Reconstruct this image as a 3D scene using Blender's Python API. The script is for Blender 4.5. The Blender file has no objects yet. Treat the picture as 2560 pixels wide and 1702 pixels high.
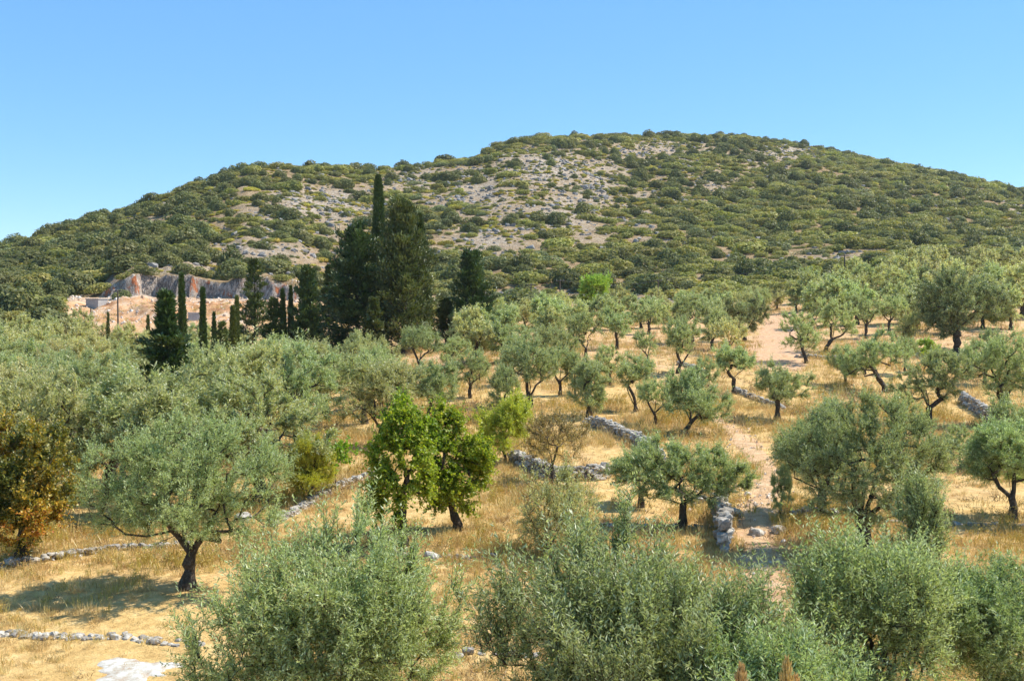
import bpy, math, random
import numpy as np

S = bpy.context.scene
COL = S.collection
# ------------------------------------------------------------------ camera
F = 1098.0                       # focal length in pixels of a 1024 px wide frame
TH = math.atan(40.0 / F)         # slight downward pitch
CZ = 9.5                         # eye height above the terrace foot
cam_data = bpy.data.cameras.new("camera")
cam = bpy.data.objects.new("camera", cam_data)
COL.objects.link(cam)
cam.location = (0, 0, CZ)
cam.rotation_euler = (math.radians(90) - TH, 0, 0)
cam_data.sensor_width = 36.0
cam_data.lens = 36.0 * F / 1024.0
cam_data.clip_start = 0.5
cam_data.clip_end = 5000
S.camera = cam
# ------------------------------------------------------------------ world, sun, exposure
SUN_AZ = math.radians(76)        # clockwise from the view direction (+Y)
SUN_EL = math.radians(52)
world = bpy.data.worlds.new("World")
S.world = world
world.use_nodes = True
wn = world.node_tree
wn.nodes.clear()
sky = wn.nodes.new("ShaderNodeTexSky")
sky.sky_type = 'NISHITA'
sky.sun_disc = False
sky.sun_elevation = SUN_EL
sky.sun_rotation = SUN_AZ
sky.altitude = 200
sky.air_density = 0.8
sky.dust_density = 0.0
sky.ozone_density = 3.0
bg = wn.nodes.new("ShaderNodeBackground")
bg.inputs['Strength'].default_value = 0.15
wo = wn.nodes.new("ShaderNodeOutputWorld")
sky_sat = wn.nodes.new("ShaderNodeHueSaturation")
sky_sat.inputs['Saturation'].default_value = 1.22
sky_sat.inputs['Hue'].default_value = 0.502
wn.links.new(sky.outputs[0], sky_sat.inputs['Color'])
sky_even = wn.nodes.new("ShaderNodeMix")            # clear dry air: a more even blue than the model's
sky_even.data_type = 'RGBA'
sky_even.inputs[0].default_value = 0.5
sky_even.inputs[7].default_value = (1.02, 2.45, 4.3, 1)
wn.links.new(sky_sat.outputs[0], sky_even.inputs[6])
wn.links.new(sky_even.outputs[2], bg.inputs[0])
wn.links.new(bg.outputs[0], wo.inputs[0])
sun_data = bpy.data.lights.new("sun", 'SUN')
sun_data.energy = 5.0
sun_data.angle = math.radians(0.53)
sun_data.color = (1.0, 0.945, 0.84)
sun = bpy.data.objects.new("sun", sun_data)
COL.objects.link(sun)
sun.location = (60, 40, 80)
sd = np.array([math.sin(SUN_AZ) * math.cos(SUN_EL), math.cos(SUN_AZ) * math.cos(SUN_EL), math.sin(SUN_EL)])
from mathutils import Vector
sun.rotation_euler = Vector(sd).to_track_quat('Z', 'Y').to_euler()
S.view_settings.view_transform = 'Standard'
S.view_settings.look = 'None'
S.view_settings.exposure = 0.64
S.view_settings.gamma = 1.0
S.view_settings.use_curve_mapping = False
S.render.film_transparent = False
S.cycles.max_bounces = 5
S.cycles.diffuse_bounces = 3
S.cycles.glossy_bounces = 1
S.cycles.transmission_bounces = 3
S.cycles.transparent_max_bounces = 4
S.cycles.use_denoising = True
S.cycles.use_adaptive_sampling = True
S.cycles.adaptive_threshold = 0.02
S.cycles.caustics_reflective = False
S.cycles.caustics_refractive = False


# ================================================================== helpers
def elev(r):
    """slope (dz/dy) of the sight line through pixel row r"""
    return np.tan(np.arctan((340.0 - np.asarray(r, float)) / F) - TH)


def px2u(px):
    return (np.asarray(px, float) - 512.0) / F


def project(x, y, z):
    """world point -> pixel (1024 x 680 frame), for sorting and naming"""
    zz = z - CZ
    f = y * math.cos(TH) - zz * math.sin(TH)
    u = y * math.sin(TH) + zz * math.cos(TH)
    return 512 + F * x / f, 340 - F * u / f


def _hash(ix, iy, s):
    h = (ix.astype(np.int64) * 374761393 + iy.astype(np.int64) * 668265263 + s * 1442695041) & 0x7fffffff
    h = ((h ^ (h >> 13)) * 1274126177) & 0x7fffffff
    h = (h ^ (h >> 16)) & 0xffff
    return h / 65535.0


def vnoise(x, y, s=0):
    x = np.asarray(x, float); y = np.asarray(y, float)
    ix = np.floor(x); iy = np.floor(y)
    fx = x - ix; fy = y - iy
    fx = fx * fx * (3 - 2 * fx); fy = fy * fy * (3 - 2 * fy)
    a = _hash(ix, iy, s); b = _hash(ix + 1, iy, s); c = _hash(ix, iy + 1, s); d = _hash(ix + 1, iy + 1, s)
    return (a * (1 - fx) + b * fx) * (1 - fy) + (c * (1 - fx) + d * fx) * fy - 0.5


def fbm(x, y, s=0, o=4):
    t = 0; a = 1.0
    for k in range(o):
        t = t + a * vnoise(x, y, s + k); x = x * 2.03; y = y * 2.03; a *= 0.5
    return t


def sstep(a, b, v):
    t = np.clip((np.asarray(v, float) - a) / (b - a), 0, 1)
    return t * t * (3 - 2 * t)


def norm(v):
    return v / np.maximum(np.linalg.norm(v, axis=-1, keepdims=True), 1e-9)


def mk_mesh(name, V, Fc, mat=None, attrs=None, smooth=False):
    """mesh datablock from an (n,3) array and an (m,k) face array; attrs: {name: (domain, values)}"""
    me = bpy.data.meshes.new(name)
    V = np.ascontiguousarray(V, dtype=np.float32); Fc = np.ascontiguousarray(Fc, dtype=np.int32)
    n, (m, k) = len(V), Fc.shape
    me.vertices.add(n); me.vertices.foreach_set("co", V.ravel())
    me.loops.add(m * k); me.loops.foreach_set("vertex_index", Fc.ravel())
    me.polygons.add(m)
    me.polygons.foreach_set("loop_start", np.arange(0, m * k, k, dtype=np.int32))
    me.polygons.foreach_set("use_smooth", np.full(m, bool(smooth)))
    if attrs:
        for an, (dom, val) in attrs.items():
            at_ = me.attributes.new(an, 'FLOAT', dom)
            at_.data.foreach_set("value", np.ascontiguousarray(val, dtype=np.float32))
    if mat: me.materials.append(mat)
    me.update(calc_edges=True)
    return me


def link(name, me, parent=None, loc=None):
    o = bpy.data.objects.new(name, me)
    COL.objects.link(o)
    if parent is not None: o.parent = parent
    if loc is not None: o.location = loc
    return o


def tag(o, label=None, cat=None, group=None, kind=None):
    if label: o['label'] = label
    if cat: o['category'] = cat
    if group: o['group'] = group
    if kind: o['kind'] = kind
    return o


def thing(name, loc, label, cat, group=None, rz=0.0):
    o = bpy.data.objects.new(name, None)
    o.empty_display_size = 0.2
    COL.objects.link(o); o.location = loc; o.rotation_euler = (0, 0, rz)
    return tag(o, label, cat, group, 'thing')


# ------------------------------------------------------------------ materials
def new_mat(name):
    m = bpy.data.materials.new(name); m.use_nodes = True
    nt = m.node_tree; nt.nodes.clear()
    out = nt.nodes.new("ShaderNodeOutputMaterial")
    return m, nt, out


def N(nt, t, **kw):
    n = nt.nodes.new(t)
    for k, v in kw.items():
        if k in n.inputs: n.inputs[k].default_value = v
        else: setattr(n, k, v)
    return n


def ramp(nt, fac, stops):
    r = nt.nodes.new("ShaderNodeValToRGB")
    els = r.color_ramp.elements
    while len(els) < len(stops): els.new(0.5)
    for e, (p, c) in zip(els, stops):
        e.position = p; e.color = (*c, 1) if len(c) == 3 else c
    nt.links.new(fac, r.inputs[0])
    return r


def mixc(nt, fac, a, b, blend='MIX'):
    m = nt.nodes.new("ShaderNodeMix"); m.data_type = 'RGBA'; m.blend_type = blend
    for sock, v in ((m.inputs[0], fac), (m.inputs[6], a), (m.inputs[7], b)):
        if hasattr(v, 'is_output'): nt.links.new(v, sock)
        elif isinstance(v, (int, float)): sock.default_value = v
        else: sock.default_value = (*v, 1)
    return m.outputs[2]


def mth(nt, op, a, b=0.0, clamp=False):
    m = nt.nodes.new("ShaderNodeMath"); m.operation = op; m.use_clamp = clamp
    for i, v in enumerate((a, b)):
        if hasattr(v, 'is_output'): nt.links.new(v, m.inputs[i])
        else: m.inputs[i].default_value = v
    return m.outputs[0]


def noise(nt, scale, detail=4, vec=None, rough=0.55):
    n = N(nt, "ShaderNodeTexNoise", Scale=scale, Detail=detail, Roughness=rough)
    if vec is not None: nt.links.new(vec, n.inputs['Vector'])
    return n.outputs[0]


def attr(nt, name):
    a = nt.nodes.new("ShaderNodeAttribute"); a.attribute_name = name
    return a.outputs['Fac']


def leaf_mat(name, cols, back=None, transl=0.28, objvar=0.14, rough=0.42, tcol=(1.25, 1.3, 0.6), spec=0.5):
    """leaves: colour runs over the per-leaf 'tint'; a paler underside; some light passes through"""
    m, nt, out = new_mat(name)
    t = attr(nt, "tint")
    st = [(i / max(1, len(cols) - 1), c) for i, c in enumerate(cols)]
    c = ramp(nt, t, st).outputs[0]
    if back is not None:
        g = nt.nodes.new("ShaderNodeNewGeometry")
        c = mixc(nt, g.outputs['Backfacing'], c, back)
    oi = nt.nodes.new("ShaderNodeObjectInfo")
    hs = nt.nodes.new("ShaderNodeHueSaturation")
    nt.links.new(c, hs.inputs['Color'])
    v = mth(nt, 'ADD', mth(nt, 'MULTIPLY', oi.outputs['Random'], 2 * objvar), 1 - objvar)
    nt.links.new(v, hs.inputs['Value'])
    h = mth(nt, 'ADD', mth(nt, 'MULTIPLY', mth(nt, 'FRACT', mth(nt, 'MULTIPLY', oi.outputs['Random'], 7.31)), 0.03), 0.485)
    nt.links.new(h, hs.inputs['Hue'])
    p = N(nt, "ShaderNodeBsdfPrincipled", Roughness=rough)
    p.inputs['Specular IOR Level'].default_value = spec
    nt.links.new(hs.outputs[0], p.inputs['Base Color'])
    tr = nt.nodes.new("ShaderNodeBsdfTranslucent")
    tc = mixc(nt, 1.0, hs.outputs[0], tcol, 'MULTIPLY')
    nt.links.new(tc, tr.inputs[0])
    mx = nt.nodes.new("ShaderNodeMixShader"); mx.inputs[0].default_value = transl
    nt.links.new(p.outputs[0], mx.inputs[1]); nt.links.new(tr.outputs[0], mx.inputs[2])
    nt.links.new(mx.outputs[0], out.inputs[0])
    return m


def rough_mat(name, build, rough=0.9, spec=0.15, bump=None):
    m, nt, out = new_mat(name)
    p = N(nt, "ShaderNodeBsdfPrincipled", Roughness=rough)
    p.inputs['Specular IOR Level'].default_value = spec
    c = build(nt)
    nt.links.new(c, p.inputs['Base Color'])
    if bump:
        h, strength, dist = bump(nt)
        b = N(nt, "ShaderNodeBump", Strength=strength, Distance=dist)
        nt.links.new(h, b.inputs['Height']); nt.links.new(b.outputs[0], p.inputs['Normal'])
    nt.links.new(p.outputs[0], out.inputs[0])
    return m


def pos(nt):
    return nt.nodes.new("ShaderNodeNewGeometry").outputs['Position']


def objco(nt):
    return nt.nodes.new("ShaderNodeTexCoord").outputs['Object']


M = {}
M['olive'] = leaf_mat("olive_leaf", [(0.192, 0.235, 0.074), (0.275, 0.319, 0.111), (0.358, 0.397, 0.158), (0.472, 0.457, 0.190)],
                      back=(0.510, 0.560, 0.340), transl=0.34)
M['olive_near'] = leaf_mat("olive_leaf_near", [(0.184, 0.237, 0.072), (0.265, 0.322, 0.108), (0.344, 0.401, 0.153), (0.453, 0.462, 0.184)],
                      back=(0.489, 0.566, 0.331), transl=0.34)
M['olive_grey'] = leaf_mat("olive_leaf_grey", [(0.254, 0.256, 0.090), (0.360, 0.345, 0.131), (0.451, 0.422, 0.176), (0.507, 0.428, 0.206)],
                           back=(0.592, 0.588, 0.333), transl=0.34)
M['olive_dark'] = leaf_mat("olive_leaf_dark", [(0.109, 0.140, 0.046), (0.169, 0.200, 0.073), (0.230, 0.254, 0.103)],
                           back=(0.339, 0.370, 0.218), transl=0.3)
M['olive_gold'] = leaf_mat("olive_leaf_gold", [(0.346, 0.355, 0.101), (0.477, 0.452, 0.140), (0.690, 0.576, 0.198)],
                           back=(0.494, 0.502, 0.296), transl=0.25)
M['fig'] = leaf_mat("broad_leaf", [(0.118, 0.202, 0.020), (0.196, 0.302, 0.027), (0.308, 0.392, 0.044), (0.450, 0.441, 0.062)], transl=0.5, objvar=0.06, spec=0.4)
M['autumn'] = leaf_mat("autumn_leaf", [(0.12, 0.135, 0.03), (0.21, 0.20, 0.04), (0.40, 0.30, 0.045), (0.55, 0.32, 0.04), (0.50, 0.17, 0.04)], transl=0.3, objvar=0.0)
M['broom'] = leaf_mat("broom_leaf", [(0.342, 0.396, 0.054), (0.522, 0.541, 0.072), (0.685, 0.650, 0.109)], transl=0.38, objvar=0.08)
M['dryshrub'] = leaf_mat("dry_shrub_leaf", [(0.260, 0.195, 0.078), (0.390, 0.273, 0.104), (0.468, 0.286, 0.104)], transl=0.25)
M['cypress'] = leaf_mat("cypress_leaf", [(0.046, 0.073, 0.020), (0.077, 0.117, 0.034), (0.127, 0.173, 0.050)], transl=0.14, objvar=0.1)
M['cypress_light'] = leaf_mat("cypress_leaf_olive", [(0.071, 0.093, 0.026), (0.116, 0.143, 0.041), (0.167, 0.192, 0.058)], transl=0.18, objvar=0.1)
M['pine'] = leaf_mat("pine_needle", [(0.243, 0.354, 0.056), (0.376, 0.508, 0.088), (0.530, 0.641, 0.133)], transl=0.25, objvar=0.05)
M['scrub'] = leaf_mat("scrub_leaf", [(0.185, 0.192, 0.060), (0.292, 0.284, 0.085), (0.442, 0.384, 0.125)], transl=0.3, spec=0.08, objvar=0.22)
M['scrub_dark'] = leaf_mat("scrub_leaf_dark", [(0.111, 0.125, 0.050), (0.178, 0.185, 0.072), (0.267, 0.253, 0.106)], transl=0.3, spec=0.08, objvar=0.18)
M['scrub_yellow'] = leaf_mat("scrub_leaf_yellow", [(0.298, 0.275, 0.064), (0.441, 0.379, 0.081), (0.596, 0.463, 0.113)], transl=0.3, spec=0.08, objvar=0.2)
M['scrub_grey'] = leaf_mat("scrub_leaf_grey", [(0.147, 0.164, 0.078), (0.216, 0.233, 0.107), (0.293, 0.301, 0.147)], transl=0.3, spec=0.08, objvar=0.15)
M['straw'] = leaf_mat("dry_grass", [(0.447, 0.320, 0.122), (0.582, 0.431, 0.174), (0.694, 0.560, 0.261)], transl=0.3, objvar=0.15, tcol=(1.1, 1.0, 0.8))
M['deadweed'] = leaf_mat("dead_weed", [(0.16, 0.105, 0.05), (0.25, 0.165, 0.075), (0.32, 0.24, 0.10)], transl=0.15)
M['weed'] = leaf_mat("dry_weed", [(0.393, 0.296, 0.074), (0.516, 0.372, 0.081), (0.474, 0.437, 0.132)], transl=0.25, objvar=0.15, tcol=(1.1, 1.0, 0.8))


def _bark(nt):
    n = noise(nt, 9.0, 6, objco(nt))
    return ramp(nt, n, [(0.3, (0.035, 0.027, 0.020)), (0.55, (0.085, 0.066, 0.048)), (0.75, (0.17, 0.145, 0.115))]).outputs[0]


M['bark'] = rough_mat("olive_bark", _bark, bump=lambda nt: (noise(nt, 22.0, 5, objco(nt)), 0.8, 0.04))


def _stone(nt):
    n = noise(nt, 7.0, 6, objco(nt))
    c = ramp(nt, n, [(0.25, (0.20, 0.18, 0.15)), (0.5, (0.44, 0.41, 0.36)), (0.72, (0.66, 0.64, 0.59))]).outputs[0]
    t = attr(nt, "tint")
    return mixc(nt, 1.0, c, ramp(nt, t, [(0, (0.55, 0.52, 0.5)), (1, (1.0, 0.98, 0.95))]).outputs[0], 'MULTIPLY')


M['stone'] = rough_mat("limestone", _stone, bump=lambda nt: (noise(nt, 18.0, 5, objco(nt)), 0.6, 0.03))


def _rock(nt):
    oi = nt.nodes.new("ShaderNodeObjectInfo")
    n = noise(nt, 3.0, 5, objco(nt))
    c = ramp(nt, n, [(0.3, (0.20, 0.18, 0.16)), (0.6, (0.36, 0.34, 0.315)), (0.8, (0.46, 0.44, 0.41))]).outputs[0]
    return mixc(nt, 1.0, c, ramp(nt, oi.outputs['Random'], [(0, (0.6, 0.58, 0.56)), (1, (1, 1, 1))]).outputs[0], 'MULTIPLY')


M['rock'] = rough_mat("hill_rock", _rock)
M['rubble'] = rough_mat("pale_rubble", lambda nt: ramp(nt, nt.nodes.new("ShaderNodeObjectInfo").outputs['Random'], [(0, (0.42, 0.27, 0.17)), (0.4, (0.60, 0.47, 0.36)), (1, (0.68, 0.63, 0.56))]).outputs[0])


# ================================================================== terrain
_ys = np.array([26, 32, 36, 40, 50, 60, 70, 80, 95, 105, 115, 130, 150, 170, 185, 200, 215], float)
_us = np.array([-0.32, -0.10, 0.03, 0.22, 0.42])
_zt = np.array([
    [-8.9, -8.35, -8.5, -8.6, -8.8, -8.9, -8.9, -8.9, -8.9, -8.9, -8.9, -8.8, -8.6, -7.6, -3.6, -0.7, 0.7],
    [-8.9, -8.4, -8.05, -8.0, -7.95, -7.85, -7.5, -7.2, -6.8, -6.2, -5.4, -4.7, -4.0, -3.2, -2.5, -1.2, -0.3],
    [-8.9, -8.4, -8.15, -8.0, -7.8, -7.5, -7.2, -6.8, -5.8, -5.1, -4.7, -4.0, -3.1, -2.4, -1.8, -1.2, -0.6],
    [-8.9, -8.5, -8.2, -8.15, -7.75, -7.3, -7.15, -6.7, -5.6, -5.0, -4.8, -4.2, -3.2, -2.1, -1.2, -0.4, 0.6],
    [-8.9, -8.5, -8.1, -8.05, -7.8, -7.65, -7.55, -7.1, -5.8, -4.8, -4.0, -2.6, -0.5, 1.6, 3.0, 4.0, 5.0]])
_Y = np.arange(0, 231.0)
_U = np.linspace(-0.6, 0.6, 121)
_G = np.zeros((121, 231))
_tmp = np.array([np.interp(_Y, _ys, row) for row in _zt])
for _j in range(231):
    _G[:, _j] = np.interp(_U, _us, _tmp[:, _j])
for _ in range(2):
    _p = np.pad(_G, ((4, 4), (3, 3)), mode='edge')
    _G = sum(_p[4 + a:4 + a + 121, 3 + b:3 + b + 231] for a in range(-4, 5, 2) for b in range(-3, 4)) / 35.0

_sil_px = np.array([-500, -250, 0, 43, 87, 130, 174, 217, 243, 278, 330, 373, 404, 434, 478, 504, 539, 608, 686, 738, 803, 869, 912, 955, 999, 1024, 1200, 1500])
_sil_r = np.array([330, 290, 252, 239, 224, 212, 197, 181, 173, 168, 168, 170, 169, 164, 156, 145, 138, 137, 136, 137, 145, 161, 170, 178, 188, 192, 225, 270.0])
_yc_px = np.array([-500, 0, 250, 400, 520, 640, 760, 1024, 1500])
_yc = np.array([360, 390, 430, 470, 540, 620, 640, 600, 520.0])


def hill_cliff(px):
    """height of the quarry cut along the foot of the hill"""
    return 5.0 * sstep(88, 135, px) * (1 - sstep(285, 330, px)) * (0.85 + 0.34 * fbm(px / 23.0, px * 0, 5, 3))


def ground_base(x, y):
    ye = np.maximum(y, 26.0)
    u = np.clip(x / np.maximum(y, 40.0), -0.599, 0.599)
    fu = (u + 0.6) / 0.01; fy = np.clip(ye, 0, 229.99)
    iu = np.clip(fu.astype(int), 0, 119); iy = np.clip(fy.astype(int), 0, 229)
    a = fu - iu; b = fy - iy
    return (_G[iu, iy] * (1 - a) + _G[iu + 1, iy] * a) * (1 - b) + (_G[iu, iy + 1] * (1 - a) + _G[iu + 1, iy + 1] * a) * b


def zrel(x, y):
    """terrain height relative to the eye"""
    x = np.asarray(x, float); y = np.asarray(y, float)
    x, y = np.broadcast_arrays(x, y)
    g = ground_base(x, y) + 0.16 * fbm(x / 6.0, y / 6.0, 11, 4) + 0.05 * fbm(x * 0.9, y * 0.9, 17, 3)
    yy = np.maximum(y, 205.0)
    u = x / yy
    px = 512 + u * F
    e0 = ground_base(u * 215.0, np.full_like(yy, 215.0)) / 215.0
    ec = np.interp(px, _sil_px, elev(_sil_r))
    yc = np.interp(px, _yc_px, _yc)
    t = (yy - 215.0) / (yc - 215.0)
    tc = np.clip(t, 0, 1)
    e = e0 + (ec - e0) * (1 - (1 - tc) ** 1.55)
    e = e - 0.06 * np.clip(t - 1, 0, 5) ** 2 - 0.02 * np.clip(t - 1, 0, 5)
    h = e * yy
    bump = sstep(0.0, 0.06, t) * (1 - 0.65 * sstep(0.8, 1.0, t))
    h = h + bump * (3.2 * fbm(x / 42.0, yy / 42.0, 31, 4) + 0.5 * fbm(x / 5.0, yy / 5.0, 37, 3))
    line = 213.0 + 5.0 * fbm(px / 60.0, px * 0.0, 41, 3) + 1.8 * fbm(px / 8.0, px * 0.0, 47, 3)
    cut = hill_cliff(px)
    wob = 1.1 * fbm(x / 1.7, yy / 1.7 + 50, 43, 3)
    h = h + cut * sstep(0.0, 1.1, yy - line + wob) * (1 - tc) ** 0.8
    h = h + 0.16 * fbm(x / 6.0, yy / 6.0, 11, 4) * (1 - tc)
    qf = sstep(60, 95, px) * (1 - sstep(270, 320, px)) * sstep(183, 190, y) * (1 - sstep(206, 211, y))
    g = g + qf * (2.0 * fbm(x / 7.0, y / 5.0, 53, 4) + 0.5 * fbm(x / 1.6, y / 1.6, 57, 3))
    w = sstep(205.0, 215.0, y)
    return g * (1 - w) + h * w


def zg(x, y):
    return float(zrel(x, y)) + CZ


def at_base(px, row):
    """ground point seen through a pixel"""
    u = float(px2u(px)); e = float(elev(row))
    ys = np.arange(18.0, 214.0, 0.1)
    z = zrel(u * ys, ys)
    k = np.where(z >= e * ys)[0]
    y = float(ys[k[0]]) if len(k) else 210.0
    y0 = y
    fcos = (math.cos(TH) - e * math.sin(TH))
    x = u * fcos * y0
    return x, y0, zg(x, y0)


def at_depth(px, y):
    x = float(px2u(px)) * y * 1.0
    return x, y, zg(x, y)


def top_at(row, y):
    return CZ + float(elev(row)) * y


# earthen tracks and bare patches, as lines of pixels on the ground: (points, half width in metres)
_tracks = [
    ([(700, 760), (742, 690), (757, 640), (765, 600), (768, 570), (758, 545), (756, 520), (762, 500), (766, 484), (770, 470), (752, 450), (733, 432), (716, 421), (700, 412)], 0.6),
    ([(775, 366), (776, 350), (780, 335), (783, 322), (786, 315)], 2.0),
]
TRACK = []
for pts, hw in _tracks:
    P = np.array([at_base(a, b)[:2] for a, b in pts])
    s = np.linspace(0, len(P) - 1, 60)
    TRACK.append((np.stack([np.interp(s, np.arange(len(P)), P[:, k]) for k in (0, 1)], 1), hw))


def track_w(x, y, k=None, soft=0.6):
    w = np.zeros(np.shape(x))
    for i, (P, hw) in enumerate(TRACK):
        if k is not None and i != k: continue
        d = np.full(np.shape(x), 1e9)
        for p in P: d = np.minimum(d, (x - p[0]) ** 2 + (y - p[1]) ** 2)
        d = np.sqrt(d) + 0.5 * fbm(x * 1.3, y * 1.3, 61, 3)
        w = np.maximum(w, 1 - sstep(hw * (1 - soft * 0.5), hw * (1 + soft), d))
    return w


def rocky(px, row):
    """how bare and stony the hillside is, seen from the terrace"""
    v = np.zeros(np.shape(px))
    for cx, cy, sx, sy, a in [(545, 168, 55, 22, .85), (480, 190, 60, 26, .6), (600, 185, 38, 38, .65), (560, 215, 50, 25, .75), (420, 183, 45, 18, .6),
                              (325, 203, 70, 20, .85), (285, 225, 55, 18, .6), (262, 250, 60, 16, .6), (350, 235, 40, 20, .4), (485, 240, 40, 18, .7),
                              (690, 165, 55, 20, .5), (788, 152, 34, 9, .95), (640, 205, 30, 30, .5), (200, 268, 80, 7, .6), (500, 215, 40, 14, .5),
                              (140, 220, 18, 6, .6), (165, 205, 14, 5, .6), (840, 262, 40, 9, .55), (650, 240, 30, 8, .5), (870, 180, 30, 8, .25), (1015, 210, 20, 12, .5),
                              (660, 150, 70, 16, .6), (725, 185, 50, 13, .45), (765, 168, 40, 12, .5), (690, 205, 40, 10, .4), (600, 240, 50, 9, .35), (740, 235, 50, 7, .35), (930, 225, 40, 7, .35), (490, 300, 30, 10, .5), (560, 300, 25, 6, .7), (655, 300, 25, 4, .9), (395, 250, 50, 18, .5)]:
        v = np.maximum(v, a * np.exp(-((px - cx) / sx) ** 2 - ((row - cy) / sy) ** 2))
    return v


def grid_mesh(name, us, ys, mat, hill=False):
    Ug, Yg = np.meshgrid(us, ys)
    X = Ug * np.maximum(Yg, 40.0)
    Z = zrel(X, Yg) + CZ
    V = np.stack([X, Yg, Z], -1).reshape(-1, 3)
    ny, nx = Ug.shape
    i = np.arange(ny - 1)[:, None] * nx + np.arange(nx - 1)[None]
    Fc = np.stack([i, i + 1, i + nx + 1, i + nx], -1).reshape(-1, 4)
    px, row = project(V[:, 0], np.maximum(V[:, 1], 5), V[:, 2])
    a = {}
    a['soil'] = ('POINT', np.clip(track_w(V[:, 0], V[:, 1]) + 0.6 * sstep(78, 112, V[:, 1]), 0, 1))
    q = sstep(45, 85, px) * (1 - sstep(280, 330, px)) * sstep(176, 186, V[:, 1]) * (1 - sstep(211, 214, V[:, 1] - 5.0 * fbm(px / 60.0, px * 0.0, 41, 3)))
    a['quarry'] = ('POINT', q)
    a['rocky'] = ('POINT', rocky(px, row))
    return mk_mesh(name, V, Fc, mat, a, smooth=True)


def _ground(nt):
    p = pos(nt)
    n1 = noise(nt, 0.35, 5, p); n2 = noise(nt, 2.2, 6, p, 0.65); n3 = noise(nt, 14.0, 4, p, 0.7)
    grass = ramp(nt, n2, [(0.3, (0.42, 0.265, 0.10)), (0.5, (0.60, 0.40, 0.16)), (0.68, (0.70, 0.51, 0.24))]).outputs[0]
    soil = ramp(nt, n2, [(0.3, (0.42, 0.25, 0.145)), (0.55, (0.60, 0.385, 0.235)), (0.75, (0.68, 0.48, 0.32))]).outputs[0]
    w = mth(nt, 'ADD', attr(nt, "soil"), mth(nt, 'MULTIPLY', mth(nt, 'SUBTRACT', n1, 0.5), 1.6), True)
    c = mixc(nt, w, grass, soil)
    qc = ramp(nt, noise(nt, 0.3, 8, p, 0.8), [(0.38, (0.27, 0.12, 0.055)), (0.45, (0.46, 0.25, 0.125)), (0.53, (0.60, 0.37, 0.21)), (0.63, (0.60, 0.50, 0.38))]).outputs[0]
    c = mixc(nt, attr(nt, "quarry"), c, qc)
    return mixc(nt, 0.55, c, ramp(nt, n3, [(0.3, (0.62, 0.6, 0.58)), (0.6, (1.12, 1.1, 1.08))]).outputs[0], 'MULTIPLY')


M['ground'] = rough_mat("dry_ground", _ground, 0.95, 0.08, bump=lambda nt: (noise(nt, 6.0, 7, pos(nt), 0.7), 0.7, 0.15))


def _hill(nt):
    p = pos(nt)
    n1 = noise(nt, 0.09, 6, p, .7); n2 = noise(nt, 0.35, 8, p, 0.8); n3 = noise(nt, 0.9, 8, p, 0.85)
    earth = ramp(nt, n2, [(0.36, (0.17, 0.115, 0.055)), (0.5, (0.30, 0.205, 0.110)), (0.62, (0.42, 0.31, 0.17))]).outputs[0]
    stone = ramp(nt, n3, [(0.40, (0.17, 0.125, 0.075)), (0.5, (0.36, 0.29, 0.22)), (0.58, (0.56, 0.52, 0.47))]).outputs[0]
    w = mth(nt, 'ADD', attr(nt, "rocky"), mth(nt, 'MULTIPLY', mth(nt, 'SUBTRACT', n1, 0.55), 1.2), True)
    c = mixc(nt, w, earth, stone)
    g = nt.nodes.new("ShaderNodeNewGeometry")
    sep = nt.nodes.new("ShaderNodeSeparateXYZ"); nt.links.new(g.outputs['Normal'], sep.inputs[0])
    steep = mth(nt, 'MULTIPLY', ramp(nt, sep.outputs[2], [(0.66, (1, 1, 1)), (0.88, (0, 0, 0))]).outputs[0], 1.0)
    vw = N(nt, "ShaderNodeMapping"); vw.inputs['Scale'].default_value = (0.42, 0.42, 0.14)
    nt.links.new(p, vw.inputs[0])
    red = ramp(nt, noise(nt, 1.0, 7, vw.outputs[0], 0.8), [(0.36, (0.42, 0.38, 0.33)), (0.44, (0.14, 0.11, 0.09)), (0.50, (0.52, 0.45, 0.38)), (0.555, (0.30, 0.22, 0.17)), (0.59, (0.42, 0.14, 0.06)), (0.68, (0.50, 0.20, 0.09)), (0.76, (0.58, 0.5, 0.42))]).outputs[0]
    rock = mixc(nt, 0.7, red, ramp(nt, noise(nt, 1.1, 5, p, 0.75), [(0.35, (0.5, 0.48, 0.46)), (0.6, (1.2, 1.2, 1.2))]).outputs[0], 'MULTIPLY')
    qc = ramp(nt, noise(nt, 0.45, 6, p, 0.7), [(0.3, (0.42, 0.20, 0.10)), (0.42, (0.58, 0.36, 0.21)), (0.6, (0.66, 0.48, 0.33)), (0.72, (0.62, 0.57, 0.48))]).outputs[0]
    c = mixc(nt, attr(nt, "quarry"), c, qc)
    return mixc(nt, steep, c, rock)


M['hill'] = rough_mat("hillside", _hill, 0.95, 0.08, bump=lambda nt: (noise(nt, 0.9, 7, pos(nt), 0.75), 0.9, 0.8))

us = np.concatenate([np.linspace(-2.2, -0.62, 24), np.arange(-0.60, 0.6001, 0.003), np.linspace(0.62, 2.2, 24)])
ys_ground = np.concatenate([np.arange(-40, 24, 4.0), np.arange(24, 72, 0.4), np.arange(72, 205.01, 1.0)])
ys_hill = np.concatenate([[ys_ground[-1]], np.arange(ys_ground[-1] + 0.3, 220, 0.3), np.arange(220, 232, 0.6), np.arange(233, 660, 2.4), np.arange(670, 1400, 25.0)])
tag(link("ground", grid_mesh("ground", us, ys_ground, M['ground'])), kind='structure')
tag(link("hill", grid_mesh("hill", us, ys_hill, M['hill'])), kind='structure')


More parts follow.
